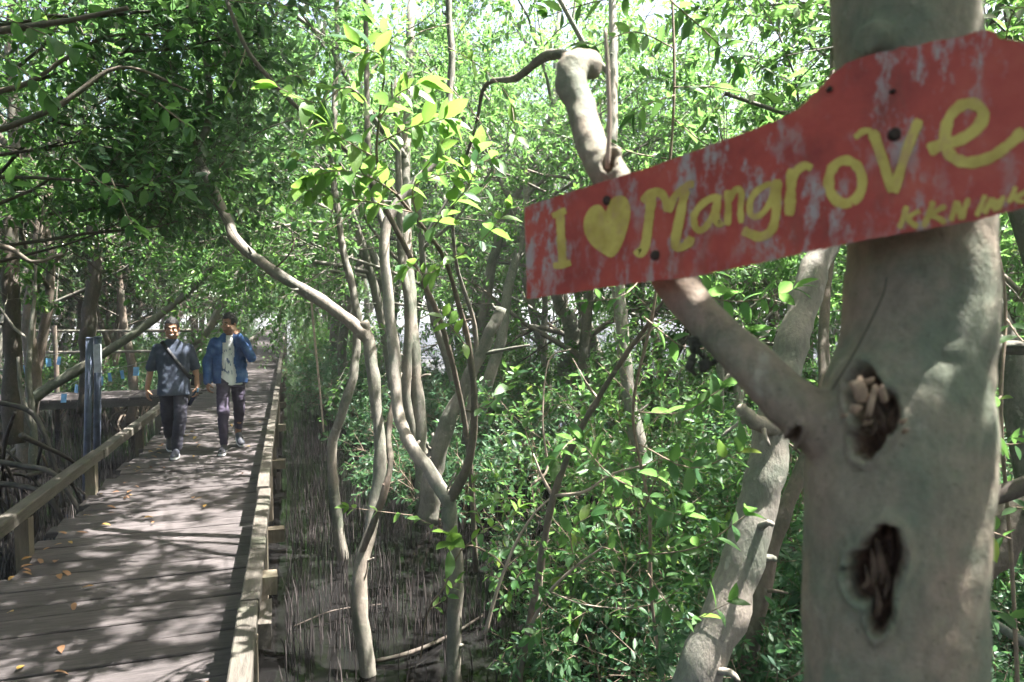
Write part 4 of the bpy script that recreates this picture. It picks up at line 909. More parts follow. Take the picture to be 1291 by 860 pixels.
nt.links.new(c, p.inputs['Base Color']); p.inputs['Roughness'].default_value = 0.5; p.inputs['Specular IOR Level'].default_value = 0.35
bump(nt, p, fine, 0.25, 0.003); M['sign_red'] = m
m, nt, n, p = mat('sign_yellow_paint')
strk = tex_noise(nt, 38, 7, 0.75, stretch=(1, 1, .45)); 
wear = ramp(nt, strk, [(0.52, 0.0), (0.66, 0.6)])
c = ramp(nt, tex_noise(nt, 25, 5, .6), [(0.35, (0.38, 0.27, 0.04)), (0.6, (0.52, 0.40, 0.08))])
c = mixc(nt, wear, c, (0.38, 0.20, 0.11))
nt.links.new(c, p.inputs['Base Color']); p.inputs['Roughness'].default_value = 0.5; M['sign_yellow'] = m
sg = thing('wooden_sign', onsign(1000, 230), 'red painted board nailed to the trunk with yellow hand lettering and heart', 'sign')
us = sorted(set([a for a, _ in topE] + [a for a, _ in botE] + list(range(664, 1380, 12))))
vs = []; fs_ = []; rows = 7
for u in us:
    t0, t1 = interp(topE, u), interp(botE, u)
    j0 = 1.2 * noise.noise(Vector((u * .09, 1, 0))); j1 = 1.6 * noise.noise(Vector((u * .11, 5, 0)))
    for k in range(rows):
        v = t0 + j0 + (t1 + j1 - t0 - j0) * k / (rows - 1); du = 4 * k / (rows - 1) if u < 664 else 0
        vs.append(onsign(u + du, v))
nf = len(vs); vs += [q + FW * 0.005 for q in vs]
k0 = len(us)
for i in range(k0 - 1):
    for k in range(rows - 1):
        a = i * rows + k; fs_ += [(a, a + 1, a + rows + 1, a + rows), (nf + a, nf + a + rows, nf + a + rows + 1, nf + a + 1)]
    for k in (0, rows - 1):
        a = i * rows + k; q = (a, a + rows, nf + a + rows, nf + a); fs_.append(q if k == 0 else q[::-1])
for i in (0, k0 - 1):
    for k in range(rows - 1):
        a = i * rows + k; q = (a, nf + a, nf + a + 1, a + 1); fs_.append(q if i == 0 else q[::-1])
mb = MB(); mb.add(vs, fs_); mb.build('board', M['sign_red'], sg, False)
def A(x, y): return (640 + x / 1.983, y / 1.983)
def B8(x, y): return (650 + x / 3.2275, 200 + y / 3.2275)
def C4(x, y): return (1120 + x / 7.55, 200 + y / 7.55)
STROKES = {
 'i': [([A(112, 541), A(130, 532), A(146, 526)], 9), ([A(131, 532), A(134, 600), A(138, 662)], 11), ([A(114, 664), A(136, 663), A(158, 656)], 9)],
 'm': [([B8(492, 368), B8(508, 385), B8(528, 350), B8(540, 270), B8(552, 170), B8(560, 140)], 12), ([B8(520, 180), B8(545, 140), B8(590, 140), B8(610, 170), B8(622, 215)], 11), ([B8(622, 218), B8(650, 150), B8(700, 108), B8(726, 104)], 9), ([B8(692, 118), B8(672, 220), B8(650, 345), B8(675, 360), B8(704, 342), B8(716, 318)], 12)],
 'a': [([B8(822, 152), B8(768, 178), B8(726, 232), B8(736, 286), B8(768, 284), B8(808, 222), B8(828, 145)], 9), ([B8(824, 160), B8(816, 240), B8(828, 266), B8(842, 256)], 9)],
 'n': [([B8(862, 128), B8(866, 200), B8(862, 272)], 9), ([B8(866, 180), B8(886, 138), B8(908, 122), B8(920, 145), B8(916, 200), B8(918, 262)], 8)],
 'g': [([B8(1040, 100), B8(990, 125), B8(956, 170), B8(958, 228), B8(995, 230), B8(1038, 175), B8(1054, 90)], 8), ([B8(1064, 84), B8(1062, 200), B8(1045, 285), B8(1000, 318), B8(955, 306), B8(925, 292)], 12)],
 'r': [([B8(1125, 40), B8(1120, 140), B8(1114, 232)], 14), ([B8(1122, 95), B8(1146, 48), B8(1180, 28), B8(1206, 40)], 10)],
 'o': [([A(845 + 42 * math.cos(t * 2 * math.pi / 14 + 1.2), 455 + 54 * math.sin(t * 2 * math.pi / 14 + 1.2)) for t in range(15)], 13)],
 'v': [([A(868, 345), A(890, 328), A(912, 328)], 9), ([A(912, 326), A(938, 400), A(962, 480)], 14), ([A(966, 482), A(990, 400), A(1012, 340), A(1030, 298)], 13)],
 'e': [([A(1052, 376), A(1085, 362), A(1130, 350), A(1172, 322), A(1190, 288), A(1172, 262), A(1138, 262), A(1106, 292), A(1094, 345), A(1108, 388), A(1150, 406), A(1205, 394), A(1250, 364), A(1292, 326)], 15)],
 'k': [([C4(175, 450), C4(150, 550), C4(105, 665)], 8), ([C4(300, 495), C4(235, 530), C4(170, 575)], 7), ([C4(180, 575), C4(235, 620), C4(285, 650)], 7)],
 'kk': [([C4(430, 405), C4(390, 520), C4(335, 655)], 8), ([C4(550, 450), C4(470, 490), C4(400, 540)], 7), ([C4(410, 540), C4(480, 570), C4(548, 612)], 7)],
 'nn': [([C4(650, 400), C4(625, 500), C4(595, 595)], 7), ([C4(655, 405), C4(680, 500), C4(700, 580)], 8), ([C4(700, 580), C4(730, 480), C4(765, 375)], 7)],
 'ii': [([C4(925, 345), C4(880, 460), C4(840, 545)], 7)],
 'aa': [([C4(915, 525), C4(955, 440), C4(990, 375)], 7), ([C4(990, 375), C4(1010, 440), C4(1020, 500)], 7), ([C4(945, 460), C4(1010, 425), C4(1070, 395)], 6), ([C4(1100, 355), C4(1075, 420), C4(1045, 490)], 6)],
 'kkk': [([C4(1215, 265), C4(1185, 350), C4(1140, 420)], 7), ([C4(1320, 310), C4(1250, 350), C4(1185, 375)], 7), ([C4(1195, 370), C4(1240, 400), C4(1300, 410)], 6)],
}
NAMES = {'kk': 'k', 'nn': 'n', 'ii': 'i', 'aa': 'a', 'kkk': 'k'}
lay = 0.0009
def ribbon(mb, pix, wpx, off):
    P, _ = spline([Vector((a, b, 0)) for a, b in pix], [1] * len(pix), 6)
    vs = []; k = len(P)
    for i, q in enumerate(P):
        t = (P[min(i + 1, k - 1)] - P[max(i - 1, 0)]).normalized(); nn_ = Vector((-t.y, t.x, 0))
        e = min(i, k - 1 - i); wd = wpx / 2 * (1 + .28 * noise.noise(Vector((q.x * .12, q.y * .12, 2)))) * (0.72 if e == 0 else 1)
        for s in (-1, 1): vs.append(onsign(*(q + nn_ * wd * s).xy, off))
    mb.add(vs, [(2 * i, 2 * i + 1, 2 * i + 3, 2 * i + 2) for i in range(k - 1)])
for key, sts in STROKES.items():
    mb = MB()
    for i, (pix, wpx) in enumerate(sts): ribbon(mb, pix, wpx * .98, lay + 0.0004 * i)
    mb.build('letter', M['sign_yellow'], sg)
hp = [A(246, 530), A(230, 512), A(208, 518), A(192, 545), A(192, 580), A(210, 612), A(238, 634), A(262, 643), A(284, 615), A(300, 570), A(307, 528), A(298, 496), A(276, 489), A(256, 503)]
hp, _ = spline([Vector((a, b, 0)) for a, b in hp + hp[:1]], [1] * 15, 4); hp = hp[:-1]
hc = sum(hp, Vector()) / len(hp); vs = []; fs_ = []
for k in range(5):
    for q in hp: vs.append(onsign(*(hc.lerp(q, .02 + .245 * k)).xy, lay))
nh = len(hp)
for k in range(4):
    for i in range(nh): fs_.append((k * nh + i, k * nh + (i + 1) % nh, (k + 1) * nh + (i + 1) % nh, (k + 1) * nh + i))
mb = MB(); mb.add(vs, fs_); mb.build('heart', M['sign_yellow'], sg)
M['nail'] = plain('rusty_nail', (0.035, 0.022, 0.018), 0.6, .5, 60, metal=0.4)
for u, v, s in ((765, 253, .0075), (826, 322, .0075), (1127, 170, .009), (1045, 113, .004), (1124, 116, .003)):
    mb = MB(); c0 = onsign(u, v, .0); mb.tube([c0, c0 - FW * .004, c0 - FW * .0055], [s, s, s * .55], 9, .15, 1); mb.build('nail', M['nail'], sg)

# ------------------------------------------------------------------ twin blue posts, tags
M['blue_paint'] = plain('blue_grey_paint', (0.12, 0.145, 0.205), 0.5, .3, 8, .1)
M['panel'] = plain('weathered_panel', (0.42, 0.43, 0.46), 0.55, .25, 14)
bp = thing('signpost', on(112, 640, WATER), 'tall blue-grey twin-post sign with small white panel by the railing', 'signpost')
for (u, x) in ((112, 0), (122.5, 1)):
    b = on(u - (1 if x else 4), 634 if not x else 628, WATER - .2); t = at(u + 1, 427 if not x else 426, 9.25)
    mb = MB(); mb.tube([b, t], [.046, .046], 12, 0, 1); o = mb.build('post', M['blue_paint'], bp)
    mb = MB(); mb.tube([t, t + Vector((0, 0, .012)), t + Vector((0, 0, .022))], [.050, .050, .03], 12, 0, 1); mb.build('cap', M['blue_paint'], o)
c0 = at(123, 452, 9.17); mb = MB(); mb.box(c0, (0.10, 0.02, 0.38), Matrix.Rotation(R(-22), 3, 'Z')); mb.build('panel', M['panel'], bp, False)
M['tag'] = plain('blue_plastic', (0.16, 0.36, 0.60), 0.4, .25, 10)
M['cord'] = plain('cord', (0.30, 0.29, 0.27), 0.7, .2, 30)
def tag_line(uv, d, label, glabel, ends):
    P = [at(u, v - 6, d) for u, v in uv]; P = [at(*ends[0], d)] + P + [at(*ends[1], d)]
    mb = MB(); mb.tube(P, [.006] * len(P), 5, 0, 4); tag(mb.build('cord', M['cord']), label, 'cord')
    for u, v in uv:
        c0 = at(u, v - 6, d); t = thing('hanging_tag', c0, glabel, 'tag', 'blue tags hung over the root bed')
        rt_ = Matrix.Rotation(R(rnd.uniform(-50, 20)), 3, 'Z') @ Matrix.Rotation(R(rnd.uniform(-10, 10)), 3, 'X')
        mb = MB(); mb.box(c0 + Vector((0, 0, -.13)), (.085, .012, .15), rt_, .008); mb.build('plate', M['tag'], t, False)
        mb = MB(); mb.tube([c0, c0 + Vector((0, 0, -.065))], [.003, .003], 5, 0, 1); mb.build('loop', M['cord'], t)
TL = 'small blue plastic tag hanging on a cord over the root bed behind the signposts'
tag_line([(7, 471), (33, 463), (51, 457), (61, 454), (74, 452)], 12.5, 'thin cord holding blue tags between trees near the pole fence', TL, ((-30, 470), (108, 440)))
tag_line([(80, 499), (96, 487), (127, 477), (138, 472), (154, 469), (171, 465)], 12.0, 'thin cord holding blue tags above the side walkway edge', TL, ((55, 500), (215, 448)))

# ------------------------------------------------------------------ fallen leaves on the boards
r = random.Random(41)
DL = {k: one_leaf_meshes(M[k]) for k in ('dead_yellow', 'dead_brown')}
for k in range(95):
    left = r.random() < .72
    x = (DX0 + abs(r.gauss(0, .22)) + .05) if left else r.uniform(DX0 + .1, DX1 - .12); y = 2.8 + 9 * r.random() ** .9
    if x > DX1 - .1: continue
    kind = r.choice(('dead_yellow', 'dead_brown', 'dead_brown'))
    o = bpy.data.objects.new('fallen_leaf', r.choice(DL[kind])); COL.objects.link(o)
    s = r.uniform(.045, .085); o.scale = (s, s, s); o.location = (x, y, 0.012 + s * .12); o.rotation_euler = (r.uniform(-.15, .15), r.uniform(-.15, .15), r.uniform(0, 6.28))
    tag(o, 'yellow fallen leaf lying on the boardwalk planks' if kind == 'dead_yellow' else 'brown curled fallen leaf lying on the boardwalk planks', 'leaf', 'yellow leaves fallen on the boards' if kind == 'dead_yellow' else 'brown leaves fallen on the boards')
# sticks and litter in the mud
for k, (q, rd, lb) in enumerate((([(470, 835), (520, 822), (570, 800), (610, 775)], .018, 'reddish fallen stick lying in the water by the crooked trunk'), ([(370, 790), (420, 770), (480, 762)], .006, 'thin dark stick floating in the channel beside the kerb railing'))):
    P = [on(u, v, WATER + .02 + .03 * (i % 2)) for i, (u, v) in enumerate(q)]
    mb = MB(); mb.tube(P, [rd, rd, rd * .8, rd * .5][:len(P)], 7, .25, 5); tag(mb.build('fallen_stick', M['bark_dark']), lb, 'stick')

# ------------------------------------------------------------------ people
from mathutils.bvhtree import BVHTree
def ell(mb, c, rad, rot=None, nu=14, nv=10):
    c = Vector(c); vs = []; fs = []
    for i in range(nv + 1):
        th = math.pi * i / nv
        for j in range(nu):
            ph = 2 * math.pi * j / nu; q = Vector((rad[0] * math.sin(th) * math.cos(ph), rad[1] * math.sin(th) * math.sin(ph), rad[2] * math.cos(th)))
            vs.append((rot @ q if rot is not None else q) + c)
    for i in range(nv):
        for j in range(nu):
            j2 = (j + 1) % nu; fs.append((i * nu + j, (i + 1) * nu + j, (i + 1) * nu + j2, i * nu + j2))
    return mb.add(vs, fs)
def cap(mb, a, ra, b, rb, seg=14):
    a, b = Vector(a), Vector(b); t = (b - a).normalized(); P = []; Q = []
    for k in (1.0, .8, .45): P.append(a - t * ra * k * .98); Q.append(max(.0006, ra * math.sqrt(max(0, 1 - (k * .98) ** 2))))
    P += [a, b]; Q += [ra, rb]
    for k in (.45, .8, 1.0): P.append(b + t * rb * k * .98); Q.append(max(.0006, rb * math.sqrt(max(0, 1 - (k * .98) ** 2))))
    return mb.tube(P, Q, seg, 0, 1)
def rings(mb, lst, seg=28, pw=2.4):
    vs = []; fs = []
    for (x, y, z, rx, ry) in lst:
        for j in range(seg):
            a = 2 * math.pi * j / seg; ca, sa = math.cos(a), math.sin(a)
            k = (abs(ca) ** pw + abs(sa) ** pw) ** (-1 / pw); vs.append((x + rx * ca * k, y + ry * sa * k, z))
    n = len(lst)
    for i in range(n - 1):
        for j in range(seg):
            j2 = (j + 1) % seg; fs.append((i * seg + j, i * seg + j2, (i + 1) * seg + j2, (i + 1) * seg + j))
    fs.append(tuple(range(seg))[::-1]); fs.append(tuple((n - 1) * seg + j for j in range(seg)))
    return mb.add(vs, fs)
def hand(mb, wr, d, pn, curl, thumb_side):
    """wrist, finger direction, palm normal; fingers bend towards the palm"""
    wr = Vector(wr); d = Vector(d).normalized(); pn = Vector(pn); pn = (pn - d * pn.dot(d)).normalized(); s = d.cross(pn) * thumb_side
    rot = Matrix((s, pn, d)).transposed()
    ell(mb, wr + d * .045, (.040, .017, .052), rot)
    for k, ln in enumerate((.070, .078, .073, .058)):
        b = wr + d * .082 + s * (.027 - .018 * k); cur = b; dd = d; rr_ = .0095 - .0006 * k
        for seg_, l in enumerate((.44, .32, .24)):
            dd = (Matrix.Rotation(0, 3, 'Z') @ dd); ang = curl * (.55 + .45 * seg_)
            d2 = (dd * math.cos(ang) + pn * math.sin(ang) * (1 if dd.dot(pn) < .98 else 0)).normalized()
            e = cur + d2 * ln * l; cap(mb, cur, rr_, e, rr_ * .9, 8); cur = e; dd = d2; rr_ *= .92
    t0 = wr + d * .022 + s * .030; t1 = t0 + (s * .75 + d * .6 + pn * .25).normalized() * .040; t2 = t1 + (d * .9 + pn * .5 * (1 + curl) + s * .1).normalized() * .034
    cap(mb, t0, .013, t1, .011, 8); cap(mb, t1, .011, t2, .009, 8)
def head_parts(mb, c, yaw, tilt=0.0):
    Rm = Matrix.Rotation(yaw, 3, 'Z') @ Matrix.Rotation(tilt, 3, 'X')
    def E(o, rad): ell(mb, Vector(c) + Rm @ Vector(o), rad, Rm)
    E((0, .012, .032), (.075, .094, .086)); E((0, -.018, -.035), (.064, .074, .080)); E((0, -.050, -.092), (.032, .028, .022)); E((0, -.097, -.022), (.0155, .019, .020)); E((0, -.088, .005), (.009, .014, .028))
    E((0, -.076, .024), (.052, .018, .011)); E((0, -.086, -.064), (.025, .010, .0095)); E((0, -.040, -.075), (.052, .045, .030))
    for s in (-1, 1):
        E((s * .078, .010, -.010), (.010, .019, .031)); E((s * .042, -.062, -.028), (.024, .024, .022)); E((s * .052, -.02, -.07), (.02, .035, .03))
    return Rm
def cloth(name, mb, m, parent, vox=.0085, amp=.006, sc=(9, 9, 5), it=6, cut=None, seed=0):
    me = remesh(mb, vox, it); V = verts(me); N_ = normals(me)
    f = np.array([noise.noise(Vector((x[0] * sc[0] + seed, x[1] * sc[1], x[2] * sc[2] + 2.5 * noise.noise(Vector(x) * 4)))) + .5 * noise.noise(Vector((x[0] * sc[0] * 2.3, x[1] * sc[1] * 2.3 + seed, x[2] * sc[2] * 3.1))) for x in V])
    f = np.sign(f) * np.abs(f) ** .8
    setv(me, V + N_ * (f * amp)[:, None])
    if cut:
        bm = bmesh.new(); bm.from_mesh(me); bmesh.ops.delete(bm, geom=[v for v in bm.verts if cut(v.co)], context='VERTS'); bm.to_mesh(me); bm.free()
    me.polygons.foreach_set('use_smooth', np.ones(len(me.polygons), bool)); me.materials.append(m)
    return link(name, me, parent)
M['skin'] = plain('skin', (0.30, 0.165, 0.105), 0.5, .12, 20, spec=.35)
M['hair'] = plain('black_hair', (0.010, 0.009, 0.009), 0.5, .4, 60, .5)
M['white'] = plain('white', (0.75, 0.74, 0.72), 0.5, .04, 10)
M['eye'] = plain('dark_eye', (0.012, 0.008, 0.006), 0.2, .1, 10)
M['lip'] = plain('lip', (0.22, 0.085, 0.07), 0.5, .1, 20)
M['tee_slate'] = plain('slate_cotton', (0.055, 0.066, 0.092), 0.9, .18, 14, .15, .15)
M['trouser_grey'] = plain('charcoal_cloth', (0.045, 0.044, 0.058), 0.85, .2, 14, .15, .15)
M['trouser_purple'] = plain('dusky_purple_cloth', (0.060, 0.050, 0.075), 0.85, .2, 14, .15, .15)
M['strap'] = plain('black_webbing', (0.012, 0.012, 0.015), 0.6, .2, 30)
M['sole'] = plain('white_sole', (0.62, 0.62, 0.62), 0.6, .1, 30)
M['shoe_dark'] = plain('dark_shoe', (0.022, 0.022, 0.028), 0.6, .3, 30)
M['shoe_blue'] = plain('slate_shoe', (0.028, 0.031, 0.042), 0.6, .3, 30)
# denim with faded patches
m, nt, n, p = mat('blue_denim')
a = tex_noise(nt, 6, 5, .6); f = tex_noise(nt, 90, 3, .6)
c = ramp(nt, a, [(0.35, (0.028, 0.06, 0.16)), (0.55, (0.06, 0.12, 0.28)), (0.75, (0.13, 0.21, 0.40))])
nt.links.new(mixc(nt, .5, c, ramp(nt, f, [(.3, .6), (.7, 1.0)]), 'MULTIPLY'), p.inputs['Base Color']); p.inputs['Roughness'].default_value = .85; p.inputs['Specular IOR Level'].default_value = .15
bump(nt, p, f, .2, .004); M['denim'] = m
# white tee with a dark scribbled print
m, nt, n, p = mat('printed_tee')
tc = nt.nodes.new('ShaderNodeTexCoord'); wv = nt.nodes.new('ShaderNodeTexNoise'); wv.inputs['Scale'].default_value = 22; wv.inputs['Detail'].default_value = 3
mp = nt.nodes.new('ShaderNodeMapping'); mp.inputs['Rotation'].default_value = (0, .6, 0); mp.inputs['Scale'].default_value = (1.6, 1, .55); nt.links.new(tc.outputs['Object'], mp.inputs[0]); nt.links.new(mp.outputs[0], wv.inputs['Vector'])
sx = nt.nodes.new('ShaderNodeSeparateXYZ'); nt.links.new(tc.outputs['Object'], sx.inputs[0])
def rng(o, a, b, lo, hi): return ramp(nt, o, [(a, 0.0), (a + lo, 1.0), (b - hi, 1.0), (b, 0.0)])
zn = nt.nodes.new('ShaderNodeMapRange'); zn.inputs[1].default_value = .8; zn.inputs[2].default_value = 1.4; nt.links.new(sx.outputs[2], zn.inputs[0])
q = nt.nodes.new('ShaderNodeMath'); q.operation = 'MULTIPLY'; nt.links.new(ramp(nt, wv.outputs['Fac'], [(.53, 0.0), (.57, 1.0)]), q.inputs[0]); nt.links.new(rng(zn.outputs[0], .25, .85, .08, .08), q.inputs[1])
nt.links.new(mixc(nt, q.outputs[0], (.74, .73, .72), (.10, .13, .24)), p.inputs['Base Color']); p.inputs['Roughness'].default_value = .85; M['print_tee'] = m

def shoe(parent, foot, yaw, m, pitch=0.0, ln=.27):
    """foot: heel-centre on the ground; toes point to -y turned by yaw"""
    Rm = Matrix.Rotation(yaw, 3, 'Z') @ Matrix.Rotation(pitch, 3, 'X'); fo = Vector(foot)
    def Tm(q): return fo + Rm @ Vector(q)
    def loft(lst, seg=18):
        mb = MB(); vs = []; fs = []
        for (y, z, rx, h_) in lst:
            for j in range(seg):
                a = 2 * math.pi * j / seg; vs.append(Tm((rx * math.cos(a), y, z + (h_ if math.sin(a) > 0 else min(h_, .028)) * math.sin(a))))
        k = len(lst)
        for i in range(k - 1):
            for j in range(seg):
                j2 = (j + 1) % seg; fs.append((i * seg + j, i * seg + j2, (i + 1) * seg + j2, (i + 1) * seg + j))
        fs += [tuple(range(seg))[::-1], tuple((k - 1) * seg + j for j in range(seg))]; mb.add(vs, fs); return mb
    u = loft([(.045, .05, .012, .02), (.04, .05, .030, .055), (.0, .05, .038, .075), (-.06, .045, .040, .060), (-.12, .04, .046, .038), (-.17, .038, .046, .026), (-.205, .035, .034, .018), (-.222, .033, .012, .008)])
    o = u.build('shoe', m, parent)
    vs = []; fs = []; seg = 20; mb = MB()
    for zz in (0.004, .030):
        for j in range(seg):
            a = 2 * math.pi * j / seg; y = -.088 + .138 * math.cos(a); wd = .048 if y < -.06 else .042
            vs.append(Tm((wd * math.copysign(abs(math.sin(a)) ** .7, math.sin(a)), y, zz)))
    for j in range(seg): fs.append((j, (j + 1) % seg, seg + (j + 1) % seg, seg + j))
    fs += [tuple(range(seg))[::-1], tuple(range(seg, 2 * seg))]; mb.add(vs, fs); mb.build('sole', M['sole'], o, False)
def face_bits(root, c, Rm, smile):
    c = Vector(c)
    for s in (-1, 1):
        mb = MB(); ell(mb, c + Rm @ Vector((s * .031, -.084, .004)), (.0105, .006, .0042), Rm, 10, 8); e = mb.build('eye', M['white'], root)
        mb = MB(); ell(mb, c + Rm @ Vector((s * .031, -.0885, .004)), (.0058, .004, .0046), Rm, 10, 8); mb.build('iris', M['eye'], e)
        mb = MB(); mb.tube([c + Rm @ Vector((s * .014, -.094, .025)), c + Rm @ Vector((s * .032, -.092, .031)), c + Rm @ Vector((s * .052, -.078, .024))], [.004, .005, .002], 6, 0, 3); mb.build('eyebrow', M['hair'], root)
    mb = MB(); mb.tube([c + Rm @ Vector((x, -.094 + abs(x) * .45, -.066 + (abs(x) * .28 if smile else 0))) for x in (-.03, -.015, 0, .015, .03)], [.002, .0065, .0075, .0065, .002], 8, 0, 2); o = mb.build('mouth', M['lip'], root)
    if smile:
        mb = MB(); mb.tube([c + Rm @ Vector((x, -.1005 + abs(x) * .42, -.0655 + abs(x) * .28)) for x in (-.023, -.012, 0, .012, .023)], [.0015, .004, .0045, .004, .0015], 8, 0, 2); mb.build('teeth', M['white'], o)
def hair_on(root, c, Rm, top, side):
    mb = MB(); c = Vector(c); ell(mb, (0, .016, .040), (.082, .101, .090 + top), None, 40, 30)
    me = mb.mesh('hair', M['hair']); V = verts(me)
    for i, q in enumerate(V):
        k = 1 + .07 * noise.noise(Vector(q) * 38) + .05 * noise.noise(Vector(q) * 110); V[i] = q * k
    setv(me, V); bm = bmesh.new(); bm.from_mesh(me)
    def gone(q):
        line = (.072 - 3.5 * q.x * q.x) if q.y < -.045 else ((.062 - (q.y + .045) * side) - (.05 if abs(q.x) > .058 else 0) if q.y < .03 else -.045)
        return q.z < line + .008 * noise.noise(q * 40)
    bmesh.ops.delete(bm, geom=[v for v in bm.verts if gone(v.co)], context='VERTS'); bm.to_mesh(me); bm.free()
    V = verts(me); V = (np.array(Rm) @ V.T).T + np.array(c); setv(me, V); link('hair', me, root)

def person_one():
    loc = on(217, 578, 0.0); root = thing('person', (loc.x, loc.y + .22, 0.006), 'smiling person in slate blue tee with black strap across the chest', 'person', 'people walking on the boardwalk', local=True)
    root.rotation_euler = (0, 0, R(6))
    hc = (-.005, -.03, 1.535); skin = MB()
    Rm = head_parts(skin, hc, R(-3), R(3))
    cap(skin, (0, .02, 1.30), .058, (0, -.01, 1.46), .054)
    rings(skin, [(0, 0, .84, .14, .09), (0, 0, 1.0, .125, .085), (0, 0, 1.18, .15, .095), (0, .01, 1.27, .16, .085), (0, .01, 1.34, .08, .06)])
    arm1 = [(-.185, .01, 1.315), (-.245, .02, 1.05), (-.285, -.03, .815)]; arm2 = [(.195, .01, 1.315), (.245, .03, 1.05), (.262, -.04, .82)]
    for s, t, l in (arm1, arm2): cap(skin, Vector(s).lerp(Vector(t), .25) * 1.0, .040, t, .038); cap(skin, t, .040, l, .027)
    hand(skin, arm1[2], (.02, -.15, -1), (.8, .3, -.1), .55, 1)
    hand(skin, arm2[2], (-.05, -.25, -1), (-.8, .2, -.1), .85, -1)
    legF = [(.085, 0, .88), (.072, -.17, .48), (.022, -.155, .09)]; legB = [(-.085, 0, .88), (-.075, .04, .49), (-.072, .36, .15)]
    for a, b, c in (legF, legB): cap(skin, a, .075, b, .055); cap(skin, b, .054, c, .036)
    cloth('body', skin, M['skin'], root, .006, .0006, it=4)
    face_bits(root, hc, Rm, True); hair_on(root, hc, Rm, .016, .9)
    t = MB(); rings(t, [(.005, -.035, .735, .185, .150), (.003, -.03, .80, .180, .145), (0, -.015, .95, .170, .128), (0, 0, 1.10, .180, .122), (0, .005, 1.24, .195, .118), (0, .01, 1.315, .190, .098), (0, .01, 1.36, .13, .080), (0, .005, 1.40, .075, .068), (0, .002, 1.415, .066, .062)])
    for s, q, _ in (arm1, arm2):
        e = Vector(s).lerp(Vector(q), .92); cap(t, Vector(s) + Vector((-.02 if s[0] > 0 else .02, 0, -.015)), .060, e, .064)
    sh = cloth('t_shirt', t, M['tee_slate'], root, .0085, .0075, (8, 8, 6), seed=3)
    tr_ = MB(); rings(tr_, [(0, 0, .74, .155, .108), (0, 0, .80, .158, .11), (0, 0, .92, .15, .105)])
    for a, b, c in (legF, legB): cap(tr_, a, .090, b, .075); cap(tr_, b, .075, Vector(c) + Vector((0, 0, .02)), .062)
    cloth('trousers', tr_, M['trouser_grey'], root, .0085, .008, (7, 7, 10), seed=8)
    shoe(root, (.022, -.16, 0), R(-6), M['shoe_blue']); shoe(root, (-.072, .36, .085), R(4), M['shoe_dark'], R(22))
    bv = BVHTree.FromPolygons([v.co for v in sh.data.vertices], [p.vertices[:] for p in sh.data.polygons])
    for side in (-1, 1):
        vs = []; k = 26
        for i in range(k + 1):
            t_ = i / k; x = -.120 + .315 * t_; z = 1.385 - .46 * t_
            for w_ in (-.021, .021):
                ox, oz = x + w_ * .82, z + w_ * .57; hit = bv.ray_cast(Vector((ox, side * 1.0, oz)), Vector((0, -side, 0)))[0]
                y = (hit.y if hit else side * .07) + side * .007; vs.append((ox, y, oz))
        mb = MB(); mb.add(vs, [(2 * i, 2 * i + 1, 2 * i + 3, 2 * i + 2) for i in range(k)]); st_ = mb.build('strap', M['strap'], root)
        so = st_.modifiers.new('s', 'SOLIDIFY'); so.thickness = .004; so.offset = 0
    mb = MB(); mb.box((.225, .05, .90), (.07, .16, .13), Matrix.Rotation(R(8), 3, 'Y'), .008); bg_ = mb.build('bag', M['strap'], root); bv_ = bg_.modifiers.new('b', 'BEVEL'); bv_.width = .015; bv_.segments = 2
    mw = Matrix.Translation(root.location) @ Matrix.Rotation(R(6), 4, 'Z')
    b0 = thing('bottle', mw @ Vector((.235, -.06, .73)), 'small dark blue bottle held in the hand of the person in the slate tee', 'bottle', local=True); b0.rotation_euler = (R(12), R(28), R(6))
    mb = MB(); mb.tube([(0, 0, .05), (0, 0, -.02), (0, 0, -.14), (0, 0, -.15)], [.022, .024, .024, .02], 16, 0, 1); mb.build('body', plain('bottle_plastic', (.02, .03, .06), .25, .2, 8), b0)
    mb = MB(); mb.tube([(0, 0, .05), (0, 0, .062), (0, 0, .085)], [.02, .012, .012], 14, 0, 1); mb.build('cap', M['tag'], b0)
person_one()

